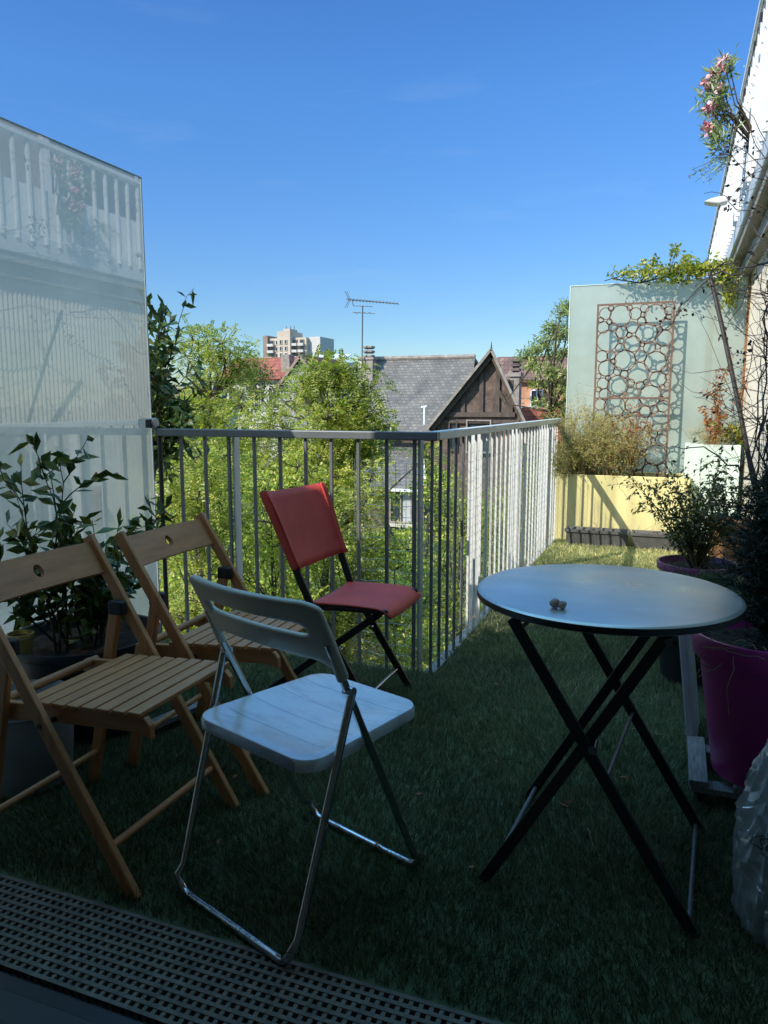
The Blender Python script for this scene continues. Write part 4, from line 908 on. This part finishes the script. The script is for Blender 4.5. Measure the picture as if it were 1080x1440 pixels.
# little wing shaped lamp on the slab edge
wl = thing('outdoor_lamp', 'pale wing shaped lamp projecting from the slab edge above', 'lamp', (0, 0, 0))
a = at(990, 283, 6.6); b = at(1024, 279, 6.6)
MB().poly([a, a.lerp(b, .3)+V(0, 0, .018), a.lerp(b, .6)+V(0, 0, .026), b+V(0, 0, .02), b+V(0, 0, -.02), a.lerp(b, .6)+V(0, 0, -.028), a.lerp(b, .25)+V(0, 0, -.015)], (0, .12, 0)).build('lamp_shade', 'white_metal', wl, bevel=.01)
MB().bar(b, b+V(.08, 0, .0), .02, .02).build('arm', 'white_metal', wl)
slg = thing('string_lights', 'thin cable of small lights clipped along the upper railing', 'string lights', (0, 0, 0))
mb = MB(); mb.tube([(.325, 2+i*.35, 3.30+.02*math.sin(i*1.9)) for i in range(29)], .0025, 4); mb.build('cable', 'black_rubber', slg)
mb = MB()
for i in range(29): mb.tube([(.325, 2+i*.35, 3.30), (.322, 2+i*.35+.01, 3.255)], .007, 6)
mb.build('bulbs', 'black_plastic', slg)
mb = MB()
for i in range(60): mb.box(.405, .418, 1.6+i*.18, 1.605+i*.18, 2.42, 2.424)

# ================================================================== PLASTIC BAG
bg_ = thing('plastic_bag', 'crumpled clear plastic bag with a black printed mark at the right edge', 'bag', (.315, 1.80, 0))
from mathutils import noise as mn
n, mm = 150, 100; vs = []
def bagr(a, z):
    t = z/.56
    r = .170*(math.sin(PI*min(1, .17+t*.60)))**.55*(1-.10*t)
    if z > .42: r *= 1-.6*((z-.42)/.14)**1.2
    q = Vector((math.cos(a)*1.4, math.sin(a)*1.4, z*3.2))
    q.z *= .55; rid = (1-abs(mn.noise(q*2.1)))**5*1.0+(1-abs(mn.noise(q*4.7+Vector((3, 1, 2)))))**7*.6
    return r*(.86+.10*rid)+.004*math.sin(7*a+12*z)
def bagp(a, z, off=0): r = bagr(a, z)+off; return (r*math.cos(a)*1.05+.09*(z/.56)**1.6, r*math.sin(a), z+.008)
for j in range(mm+1):
    for i in range(n): vs.append(bagp(2*PI*i/n, .56*j/mm))
fs = [(j*n+i, j*n+(i+1) % n, (j+1)*n+(i+1) % n, (j+1)*n+i) for j in range(mm) for i in range(n)]
fs.append(tuple(range(n))[::-1])
MB().add(vs, fs).build('bag_film', 'polythene', bg_, smooth=True)
mb = MB()
for q in range(9):
    a = random.uniform(0, 6.28); mb.lathe([(1e-4, 0), (.03, .01), (.042, .04), (.03, .07), (1e-4, .08)], (.05*math.cos(a), .05*math.sin(a), .02+.03*q), 12)
mb.build('contents', 'styrofoam', bg_, smooth=True)
ik = MB()
def onbag(a, z, off=.003): return bagp(a, z, off)
a0 = math.radians(232)
def glyph(ca, cz, ra, rz, s=0, e=2*PI, nn=22): ik.tube([onbag(ca+ra*math.cos(s+(e-s)*i/nn), cz+rz*math.sin(s+(e-s)*i/nn)) for i in range(nn+1)], .0016, 5)
glyph(a0, .25, .30, .022); glyph(a0-.16, .252, .07, .010, 0.6, 5.6); glyph(a0-.0, .252, .07, .010); glyph(a0-.0, .252, .03, .004); glyph(a0+.17, .252, .06, .010, 1, 5)
ik.build('printed_mark', 'ink', bg_)

# twigs and straws on the lawn
for i, (x, y, ln, dx, dy, lab) in enumerate(((-.17, 2.02, .14, .3, -1, 'single pale straw lying on the grass under the table'), (-.09, 2.75, .25, 1, .2, 'thin pale branching straw on the grass near the purple pot'))):
    mb = MB(); c = curve((x, y, .03), (dx, dy, .02), ln, 7, .8); mb.tube(c, .0012, 4)
    if i:
        for k in (2, 4, 5): mb.tube(curve(c[k], (dx+random.gauss(0, .6), dy+random.gauss(0, .9), .1), .1, 5, .8), .0009, 4)
    tag(mb.build('straw', 'straw'), lab, 'straw')
st = MB()
for i in range(40): st.tube(curve((random.uniform(-1.0, .3), random.uniform(1.4, 4), .026), (random.gauss(0, 1), random.gauss(0, 1), 0), random.uniform(.02, .06), 3, .6), .0006, 3)
tag(st.build('litter', 'straw'), 'tiny bits of dry grass scattered over the lawn', 'grass litter', kind='stuff')


lvf = Leaves(); nf = 46
pf = np.stack([rng.uniform(-2.2, .5, nf), rng.uniform(1.4, 6.3, nf), np.full(nf, .028)], 1); pf = pf[(pf[:, 1] < 3.0) | (pf[:, 0] > -.9)]
df_ = rv(len(pf)); df_[:, 2] *= .12; lvf.put(pf, df_, .030*rng.uniform(.5, 1.3, len(pf)), .013, .3, nref=np.tile([0, 0, 1.], (len(pf), 1)))
tag(lvf.build('fallen_leaves', 'dry_leaf'), 'small dead leaves scattered over the artificial grass', 'fallen leaves', kind='stuff')

# ================================================================== BACKGROUND HOUSES
def P3(px, py, y): return at(px, py, y)
def quad(pts, name, mat, parent, th=.12, n=None):
    a = [Vector(p) for p in pts]; nn = (a[1]-a[0]).cross(a[2]-a[0]).normalized()*th
    return MB().poly(a, nn).build(name, mat, parent)
def wbox(parent, x0, x1, y, z0, z1, frame='cream_trim', glass='window', mull=1, dep=.10, curtain=False):
    """window standing proud of a wall facing -y"""
    f = MB(); b = .07
    f.box(x0, x0+b, y-dep, y, z0, z1); f.box(x1-b, x1, y-dep, y, z0, z1); f.box(x0+b, x1-b, y-dep+.002, y, z1-b, z1); f.box(x0+b, x1-b, y-dep+.002, y, z0, z0+b)
    for i in range(mull): xm = x0+(x1-x0)*(i+1)/(mull+1); f.box(xm-.03, xm+.03, y-dep+.004, y, z0+b, z1-b)
    o = f.build('window', frame, parent)
    MB().box(x0+b, x1-b, y-.03, y-.01, z0+b, z1-b).build('pane', glass, o)
    if curtain: MB().box(x0+(x1-x0)*.58, x1-b-.02, y-.045, y-.034, z0+b, z1-b).build('curtain', 'curtain', o)
    return o
# --- half timbered house, facade at Y 35
Y0 = 35.; th = thing('timbered_house', 'slate roofed old house with a dark half timbered gable', 'house', (0, 0, 0))
ap = P3(691, 492, Y0); el_ = P3(601, 604, Y0); er = P3(741, 600, Y0); GZ = -5.0
wl_, wr_ = el_.x+.35, er.x-.45
sl_l = (ap.z-el_.z)/(ap.x-el_.x); sl_r = (ap.z-er.z)/(er.x-ap.x)
zL = el_.z+.35*sl_l-.12; zR = er.z+.45*sl_r-.12
MB().poly([(wl_, Y0+.5, GZ), (wr_, Y0+.5, GZ), (wr_, Y0+.5, zR), (ap.x, Y0+.5, ap.z-.2), (wl_, Y0+.5, zL)], (-1.9, 6.7, 0)).build('gable_wall', 'dark_panel', th)
tm = MB(); yf = Y0+.42
def tbar(x0, z0, x1, z1, w=.2): tm.bar((x0, yf, z0), (x1, yf, z1), w, .14, (0, 1, 0))
zt_ = P3(650, 583, Y0).z
def beam(x0, z0, x1, z1, w): tm.bar((x0, yf+random.uniform(-.004, .004), z0), (x1, yf, z1), .12, w, (0, 0, 1)) if abs(z1-z0) < abs(x1-x0) else tm.bar((x0, yf+random.uniform(.012, .02), z0), (x1, yf+.015, z1), w, .12, (0, 1, 0))
beam(wl_+.2, zt_, wr_-.2, zt_, .22); beam(wl_+.05, zt_-.35, wr_, zt_-.35, .14)
for px in (648, 674, 697, 716):
    p = P3(px, 560, Y0); x = p.x; zz = min(ap.z-.35-(abs(x-ap.x))*sl_l*.97, ap.z-.4); beam(x, zt_, x, zz, .2)
beam(wl_+.6, zt_+.1, wl_+1.35, zt_+1.25, .16); beam(wr_-.4, zt_+.1, wr_-1.0, zt_+1.1, .16)
tm.build('timber_frame', 'dark_timber', th)
# gable roof slopes and barge boards
for (e, nm) in ((el_, 'l'), (er, 'r')):
    a = Vector((ap.x, Y0, ap.z)); b = Vector((e.x, Y0, e.z)); MB().poly([a, b, b+V(-1.9, 6.7, 0), a+V(-1.9, 6.7, 0)], (0, 0, .10)).build('gable_roof', 'slate', th)
    d = (b-a).normalized(); MB().bar(a+V(0, -.05, .02), b+V(0, -.05, .02), .12, .07, (0, 1, 0)).build('barge_board', 'chimney', th)
    MB().bar(a+V(0, .18, -.20), b+V(0, .18, -.20)-d*.3, .22, .08, (0, 1, 0)).build('barge_board', 'dark_timber', th)
MB().tube([(ap.x, Y0, ap.z+.05), (ap.x, Y0, ap.z+.38)], [.05, .01], 6).build('finial', 'dark_timber', th)
a = P3(657, 590, Y0+.5); b = P3(692, 608, Y0+.5)
wbox(th, a.x, b.x, Y0+.49, b.z-1.0, a.z, 'chimney', 'window', 0, .2)
a = P3(632, 592, Y0+.5); b = P3(644, 608, Y0+.5); wbox(th, a.x, b.x, Y0+.49, b.z-.9, a.z, 'dark_timber', 'window', 0, .15)
# main roof facing us
rl0 = P3(522, 506, 40); rr0 = P3(668, 506, 40); e0 = P3(480, 606, 36.2); e1 = P3(618, 606, 36.2)
quad([(e0.x, 36.2, e0.z), (e1.x+1.4, 36.2, e0.z), (rr0.x, 40, rl0.z), (rl0.x+.2, 40, rl0.z)], 'main_roof', 'slate', th, -.15)
MB().tube([(rl0.x, 40, rl0.z+.05), (rr0.x, 40, rl0.z+.05)], .13, 8).build('ridge', 'chimney', th)
quad([(e0.x, 43.8, e0.z), (rr0.x+2, 43.8, e0.z), (rr0.x, 40, rl0.z), (rl0.x+.2, 40, rl0.z)], 'main_roof', 'slate', th, .15)
MB().box(e0.x+.3, wl_+.3, 36.7, 43.3, GZ, e0.z+.25).build('wall', 'brick_brown', th)
a = P3(536, 594, 36.7); b = P3(556, 608, 36.7)
wbox(th, a.x, b.x, 36.25, b.z-.1, a.z, 'cream_trim', 'window', 0, .15)
a = P3(558, 655, 36.7); b = P3(583, 672, 36.7); wbox(th, a.x, b.x, 36.69, b.z, a.z+.1, 'cream_trim', 'window', 1)
MB().box(e0.x, e1.x+.3, 36.02, 36.16, e0.z-.22, e0.z-.06).build('gutter', 'dark_timber', th)
# vent pipe and valley flashing
a = P3(597, 580, 36.0); MB().tube([(a.x, 36.0, a.z-.6), (a.x, 36.0, a.z+.25)], .06, 10).build('vent_pipe', 'white_metal', th, smooth=True)
MB().tube([(a.x-.17, 36.0, a.z+.25), (a.x+.12, 36.0, a.z+.29)], .06, 10).build('vent_pipe', 'white_metal', th, smooth=True)
# lower lean-to roof and wall with french window
b0 = P3(482, 683, 33.2); b1 = P3(597, 683, 33.2); t0 = P3(500, 640, 35.5); t1 = P3(592, 640, 35.5)
zr = P3(540, 628, 36.6).z
quad([(b0.x, 33.2, b0.z), (b1.x, 33.2, b0.z), (P3(592, 628, 36.6).x, 36.6, zr), (P3(488, 628, 36.6).x, 36.6, zr)], 'lower_roof', 'slate', th, -.1)
MB().box(b0.x, b1.x, 33.06, 33.17, b0.z-.16, b0.z-.02).build('gutter', 'white_metal', th)
MB().bar((b1.x+.06, 33.1, b0.z-.05), (P3(592, 628, 36.6).x+.06, 36.6, zr-.05), .12, .25).build('barge_board', 'white_metal', th)
MB().box(b0.x+.25, b1.x-.15, 33.6, 36.65, GZ, b0.z-.0).build('wall', 'brick_brown', th)
a = P3(549, 689, 33.6); b = P3(580, 736, 33.6)
wbox(th, a.x, b.x, 33.59, b.z, a.z, 'chimney', 'window', 1, .12, True)
MB().box(a.x-.15, b.x+.15, 33.25, 33.46, b.z-.16, b.z-.02).build('window_sill', 'cream_trim', th)
# chimney + antenna
cx = P3(519, 520, 39.2); ctop = P3(519, 487, 39.2).z
ch = MB().box(cx.x-.34, cx.x+.34, 38.9, 39.5, e0.z, ctop-.75).build('chimney', 'chimney', th, bevel=.02)
MB().box(cx.x-.40, cx.x+.40, 38.84, 39.56, ctop-.74, ctop-.62).build('chimney_cap', 'chimney', ch)
for z in (ctop-.50, ctop-.26, ctop-.02): MB().box(cx.x-.27, cx.x+.27, 38.95, 39.45, z-.09, z+.03).build('cowl', 'chimney', ch, bevel=.03); MB().box(cx.x-.2, cx.x+.2, 39.0, 39.4, z-.13, z-.091).build('cowl', 'dark_timber', ch)
an = thing('tv_antenna', 'tall television antenna on a mast beside the chimney', 'antenna', (0, 0, 0)); YA = 38.7
mt = P3(510, 430, YA); mbm = P3(509, 520, YA); MB().tube([mbm, mt], .035, 6).build('mast', 'antenna', an)
a = P3(487, 421, YA); b = P3(560, 427, YA); bo = MB().tube([a, b], .028, 5)
bo.tube([P3(497, 430, YA), P3(524, 431, YA)], .022, 5); bo.tube([P3(495, 422, YA), P3(497, 430, YA)], .02, 5)
for i in range(15):
    t = .08+i*.065; p = a.lerp(b, t); bo.tube([p+V(0, -.55*(1-t*.5), 0), p+V(0, .55*(1-t*.5), 0)], .013, 4); bo.tube([p+V(0, 0, -.09), p+V(0, 0, .09)], .013, 4)
bo.tube([P3(496, 439, YA), P3(527, 441, YA)], .02, 5)
for px in (500, 507, 514, 521): p = P3(px, 440, YA); bo.tube([p+V(0, -.3, 0), p+V(0, .3, 0)], .013, 4)
bo.build('aerial', 'antenna', an)
rf = MB(); 
for (sgn) in (1, -1):
    c = P3(491, 421, YA); rf.tube([c, c+V(-.25, 0, sgn*.45)], .02, 4); rf.tube([c+V(.06, 0, 0), c+V(-.12, 0, sgn*.45)], .014, 4)
rf.build('reflector', 'antenna', an)

# --- orange brick house right of the gable
bh = thing('brick_house', 'orange brick house with brown tiled roof right of the timbered gable', 'house', (0, 0, 0)); YB = 48.
a = P3(700, 502, YB+4); b = P3(830, 502, YB+4); c = P3(700, 534, YB); d = P3(850, 534, YB)
quad([(c.x-1, YB, c.z), (d.x, YB, c.z), (b.x, YB+4, a.z), (a.x, YB+4, a.z)], 'roof', 'brown_tile', bh, -.15)
MB().box(c.x-.6, d.x-.4, YB+.4, YB+8, -5.2, c.z+.1).build('wall', 'brick', bh)
q = P3(745, 548, YB); q2 = P3(762, 573, YB); wbox(bh, q.x, q2.x, YB+.39, q2.z, q.z, 'white_metal', 'window', 1, .12)
MB().box(P3(722, 571, YB).x, P3(745, 571, YB).x, YB+.2, YB+.38, P3(730, 574, YB).z, P3(730, 571, YB).z).build('white_band', 'white_metal', bh)
k0 = P3(719, 575, YB-1.5); k1 = P3(733, 530, YB-1.5)
ch = MB().box(k0.x, k1.x, YB-2.1, YB-1.3, -5, k1.z).build('chimney', 'chimney', bh)
MB().box(k0.x-.1, k1.x+.1, YB-2.2, YB-1.2, k1.z+.002, k1.z+.25).build('chimney_cap', 'chimney', ch)
for i in range(3): MB().box(k0.x+.02, k1.x-.02, YB-2.0, YB-1.4, k1.z+.34+i*.28, k1.z+.5+i*.28).build('cowl', 'brick_brown', ch, bevel=.03)
MB().box(k0.x+.12, k1.x-.12, YB-1.9, YB-1.5, k1.z+.251, k1.z+1.05).build('cowl_core', 'dark_timber', ch)
sh_ = MB().box(P3(733, 580, 44).x, P3(790, 580, 44).x, 44, 47, -5, P3(740, 573, 44).z).build('shed', 'red_tile'); tag(sh_, 'low dark red outbuilding in front of the orange brick house', 'shed')

# --- red roofed white house on the left
rh = thing('white_house', 'white rendered house with red tiled roof and mottled stone gable', 'house', (0, 0, 0)); YH = 60.
g0 = P3(424, 502, YH); gl = P3(395, 545, YH); gr_ = P3(452, 545, YH)
MB().poly([(gl.x, YH, -5.2), (gr_.x, YH, -5.2), (gr_.x, YH, gr_.z), (g0.x, YH, g0.z), (gl.x, YH, gl.z)], (0, .3, 0)).build('gable_wall', 'flint', rh)
for e in (gl, gr_): a = Vector((g0.x, YH-.3, g0.z+.05)); b = Vector((e.x+(-.3 if e is gl else .3), YH-.3, e.z-.1)); MB().poly([a, b, b+V(0, 9, 0), a+V(0, 9, 0)], (0, 0, .15)).build('gable_roof', 'red_tile', rh); MB().bar(a+V(0, -.05, 0), b+V(0, -.05, 0), .25, .1, (0, 1, 0)).build('barge_board', 'concrete_dark', rh)
r0 = P3(366, 503, YH+4); r1 = P3(424, 503, YH+4); f0 = P3(300, 534, YH+.5)
quad([(f0.x, YH+.5, f0.z), (gl.x+1.5, YH+.5, f0.z), (r1.x, YH+4, r0.z), (P3(330, 503, YH+4).x, YH+4, r0.z)], 'roof', 'red_tile', rh, -.15)
MB().box(f0.x+.3, gl.x-.002, YH+1, YH+8, -5.2, f0.z+.2).build('wall', 'bldg_white', rh)
for px in (322, 352, 378):
    a = P3(px, 545, YH+1); b = P3(px+13, 575, YH+1); wbox(rh, a.x, b.x, YH+.99, b.z, a.z, 'cream_trim', 'window', 1, .12)
k = P3(404, 518, YH+2); MB().box(k.x-.45, k.x+.45, YH+1.6, YH+2.6, k.z-1.5, P3(404, 499, YH+2).z).build('chimney', 'chimney', rh, bevel=.03)

# --- others
wbk = thing('white_block', 'plain white flat roofed block behind the slate roof', 'building', (0, 0, 0)); a = P3(503, 505, 75); b = P3(541, 507, 75)
MB().box(a.x, b.x, 75, 80, -5, a.z).build('wall', 'bldg_white', wbk); MB().box(a.x-.2, b.x+.2, 74.8, 80.2, a.z+.002, a.z+.2).build('roof', 'cream_trim', wbk)
wb2 = thing('white_block', 'small white house wall between the red roof and the treetops', 'building', (0, 0, 0)); a = P3(436, 509, 80); b = P3(456, 525, 80)
MB().box(a.x, b.x+2, 80, 86, -5, a.z).build('wall', 'bldg_white', wb2); quad([(a.x-.3, 79.8, a.z+.003), (b.x+2.2, 79.8, a.z-.0), (b.x+2.2, 83, a.z+1.0), (a.x-.3, 83, a.z+1.0)], 'roof', 'fascia', wb2, -.1)
lb = thing('low_house', 'low cream house with brown tiled eaves at the far left', 'house', (0, 0, 0)); a = P3(200, 552, 42); b = P3(272, 560, 42)
quad([(a.x, 42, b.z), (b.x, 42, b.z), (P3(262, 545, 46).x, 46, P3(262, 545, 46).z), (a.x, 46, P3(262, 545, 46).z)], 'roof', 'brown_tile', lb, -.15); MB().box(a.x, b.x-.4, 42.4, 48, -5, b.z-.02).build('wall', 'stucco', lb)
# --- tower block
tw = thing('tower_block', 'tall beige concrete tower block with balconies on the horizon', 'building', (0, 0, 0)); YT = 250.
def tx(px): return P3(px, 500, YT).x
def tz(py): return P3(410, py, YT).z
MB().box(tx(372), tx(378.5), YT-1, YT+12, -5, tz(471)).build('end_pier', 'concrete_dark', tw)
MB().box(tx(378.6), tx(431), YT, YT+14, -5, tz(475)).build('wall', 'concrete_tan', tw)
MB().box(tx(431.05), tx(447), YT+2, YT+14, -5, tz(474)).build('side_wing', 'bldg_white', tw)
MB().box(tx(394), tx(412), YT-2, YT+8, -5, tz(466)).build('stair_tower', 'concrete_tan', tw)
MB().box(tx(399), tx(408), YT, YT+6, tz(466)+.01, tz(462)).build('roof_hut', 'concrete_tan', tw)
for r_ in range(7):
    zc = tz(481+r_*9.2)
    for (p0, p1, k_) in ((379, 386, 0), (388, 393, 1), (397, 401, 1), (404, 408, 1), (413, 419, 0), (422, 428, 0)):
        yy = YT if not (394 <= p0 < 412) else YT-2
        o = MB().box(tx(p0), tx(p1), yy-.25, yy-.02, zc-.9, zc+.8).build('window', 'concrete_dark' if k_ == 0 else 'cream_trim', tw)
        MB().box(tx(p0)+.25, tx(p1)-.25, yy-.3, yy-.26, zc-.7, zc+.6).build('pane', 'window', o)
        if k_ == 0: MB().box(tx(p0)-.2, tx(p1)+.2, yy-1.6, yy-.35, zc-1.5, zc-.55).build('balcony', 'bldg_white', tw)
for px in (398, 404, 409): MB().tube([V(tx(px), YT+3, tz(462)), V(tx(px), YT+3, tz(457))], .12, 4).build('mast', 'antenna', tw)

# ================================================================== TREES
def tree(name, label, base, clumps, mat, per=40, L=.05, W=.022, pinn=True, csize=.55, trunk_r=.10, group=None, leafn=8, length=.26, flat=True):
    """trunk and limbs reach every clump; clumps are clouds of leaves of uneven size"""
    t = thing(name, label, 'tree' if 'tree' in name else 'shrub', base, 0, group); b = Vector(base); sm = MB(); lv = Leaves()
    cl_ = [Vector(c)-b for c in clumps]; top = max(c.z for c in cl_); cen = sum(cl_, V(0, 0, 0))/len(cl_)
    tp = [V(0, 0, 0), V(cen.x*.2, cen.y*.2, top*.35), V(cen.x*.7, cen.y*.7, top*.6), V(cen.x, cen.y, top*.85)]
    sm.tube(tp, [trunk_r, trunk_r*.8, trunk_r*.5, trunk_r*.2], 8)
    for c in cl_:
        k = tp[1] if c.z < top*.6 else (tp[2] if c.z < top*.85 else tp[3]); k = k if k.z < c.z+.3 else V(k.x, k.y, max(.1, c.z-.4))
        m_ = k.lerp(c, .55)+Vector(rng.normal(size=3))*.15; sm.tube([k, m_, c], [trunk_r*.3, trunk_r*.16, .010], 5)
        s = csize*rng.uniform(.65, 1.25); n = int(per*(s/csize)**2)
        ends = np.array(c)+nrm(rv(7))*s*.6*np.array([1, 1, .7])
        for e in ends: sm.tube([c, Vector(e)], [.010, .004], 4)
        P = np.array(c)+nrm(rv(n))*(s*rng.uniform(.15, 1, n)**.6)[:, None]*np.array([1, 1, .62]); D = P-np.array(c)+rv(n, .2)+np.array([0, 0, -.05])
        if pinn: lv.pinnate(P, D, length*rng.uniform(.7, 1.2, n), leafn, L, W)
        else: lv.put(P, D+rv(n, .4), L*rng.uniform(.6, 1.2, n), W, .2, flat=flat)
    lv.build('crown', mat, t); sm.build('trunk', 'bark', t); return t
def cloud(px0, px1, py0, py1, y0, y1, n, edge=None):
    out = []
    for i in range(n):
        px = rng.uniform(px0, px1); t = (px-px0)/(px1-px0)
        top = py0 if edge is None else np.interp(t, edge[0], edge[1]); out.append(at(px, rng.uniform(top, py1), rng.uniform(y0, y1)))
    return out
g1 = 'leafy trees beyond the railing'
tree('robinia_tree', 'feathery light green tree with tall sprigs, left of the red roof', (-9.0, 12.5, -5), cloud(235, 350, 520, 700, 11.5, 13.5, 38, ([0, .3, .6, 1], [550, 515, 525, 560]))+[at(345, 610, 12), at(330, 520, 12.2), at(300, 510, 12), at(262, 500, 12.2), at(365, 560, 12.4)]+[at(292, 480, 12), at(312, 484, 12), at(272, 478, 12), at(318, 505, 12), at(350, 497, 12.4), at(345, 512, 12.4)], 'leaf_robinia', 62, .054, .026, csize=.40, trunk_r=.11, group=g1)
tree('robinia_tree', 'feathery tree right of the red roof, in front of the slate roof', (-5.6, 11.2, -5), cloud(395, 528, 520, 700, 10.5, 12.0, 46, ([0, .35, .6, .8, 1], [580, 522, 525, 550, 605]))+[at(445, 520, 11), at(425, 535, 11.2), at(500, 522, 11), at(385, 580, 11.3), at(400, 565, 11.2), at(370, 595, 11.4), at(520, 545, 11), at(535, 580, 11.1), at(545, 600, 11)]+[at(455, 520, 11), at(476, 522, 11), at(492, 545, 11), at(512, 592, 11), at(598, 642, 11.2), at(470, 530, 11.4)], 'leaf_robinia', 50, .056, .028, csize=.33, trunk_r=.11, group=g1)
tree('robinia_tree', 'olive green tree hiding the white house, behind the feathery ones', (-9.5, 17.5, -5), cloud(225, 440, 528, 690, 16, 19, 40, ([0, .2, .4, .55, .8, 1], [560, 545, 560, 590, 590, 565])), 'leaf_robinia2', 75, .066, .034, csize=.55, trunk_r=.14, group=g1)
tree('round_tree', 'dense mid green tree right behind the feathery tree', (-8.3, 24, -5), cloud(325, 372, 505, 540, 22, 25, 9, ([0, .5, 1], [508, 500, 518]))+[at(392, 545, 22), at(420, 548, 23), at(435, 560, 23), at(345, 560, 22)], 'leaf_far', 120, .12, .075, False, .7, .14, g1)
tree('olive_shrub', 'tall sunlit shrub with narrow leaves left of the frosted end panel', (-1.35, 7.9, -5), [at(px, py, rng.uniform(7.75, 8.1)) for px, py in ((790, 440), (780, 462), (768, 480), (792, 470), (755, 492), (778, 500), (796, 495), (748, 515), (768, 522), (790, 525), (752, 540), (775, 545), (798, 550), (760, 565), (785, 572), (742, 500), (800, 585), (775, 590), (798, 430))], 'leaf_olive', 240, .060, .012, False, .125, .05)
for i, (px0, px1, py0, py1, y0, y1, n, mt, lab) in enumerate((
    (222, 330, 640, 960, 7.6, 9.0, 40, 'leaf_robinia', 'bright leafy shrub beyond the railing beside the glass partition'),
    (320, 440, 650, 960, 8.6, 10.4, 40, 'leaf_ivy', 'bright bushy shrub behind the red chair backrest'),
    (420, 520, 700, 960, 9.0, 11.0, 32, 'leaf_robinia2', 'mid green shrub beyond the railing below the feathery tree'),
    (500, 600, 760, 960, 10.5, 13., 30, 'leaf_ivy', 'yellow green bush below the french window'),
    (605, 700, 665, 900, 10.0, 12.5, 34, 'leaf_ivy', 'tangled bush with some orange leaves seen through the right railing'),
    (700, 800, 640, 880, 10.0, 13, 26, 'leaf_robinia2', 'green bush seen through the far right railing'))):
    c = cloud(px0, px1, py0, py1, y0, y1, n); c = [p for p in c if p.z > -4.9]; mx = sum((p.x for p in c))/len(c)
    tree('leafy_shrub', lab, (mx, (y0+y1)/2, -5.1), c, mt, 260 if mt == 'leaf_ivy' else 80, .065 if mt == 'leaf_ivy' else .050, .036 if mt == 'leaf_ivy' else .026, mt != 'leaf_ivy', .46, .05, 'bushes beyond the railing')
c = cloud(600, 645, 640, 760, 26, 29, 12); tree('small_tree', 'small orange tinged tree growing in front of the timbered house', (c[0].x, 28, -5), c, 'leaf_ivy', 160, .10, .06, False, .6, .08)
pm = tree('plum_shrub', 'small dark plum coloured shrub top above the railing', (at(285, 600, 14).x, 14, -5), cloud(272, 300, 588, 606, 13.8, 14.2, 4), 'purple_leaf', 160, .06, .016, False, .25, .03)
# undergrowth: too much to count
lv = Leaves(); n = 60000
x = rng.uniform(-26, 8, n); y = rng.uniform(12, 33, n); z = -5.0+.22*np.sin(x*.5+1)*np.cos(y*.37)+np.abs(rng.normal(size=n))*.22+.5*np.maximum(0, np.sin(x*1.3+y*.7)*np.cos(y*.9-x*.4))
lv.put(np.stack([x, y, z], 1), rv(n)+np.array([0, 0, .4]), .17*rng.uniform(.5, 1.2, n), .10, .2, flat=True)
tag(lv.build('undergrowth', 'leaf_ivy'), 'low sunlit undergrowth and weeds covering the garden', 'ground cover', kind='stuff')
lv = Leaves(); n = 36000
x = rng.uniform(-150, 60, n); y = rng.uniform(70, 110, n); z = -5+rng.uniform(0, 1, n)*(4.3+1.2*np.sin(x*.21)+.8*np.sin(x*.63+2)); lv.put(np.stack([x, y, z], 1), rv(n), 1.0, .7, .2, flat=True)
tag(lv.build('far_woods', 'leaf_far'), 'far belt of trees behind the houses', 'trees', kind='stuff')
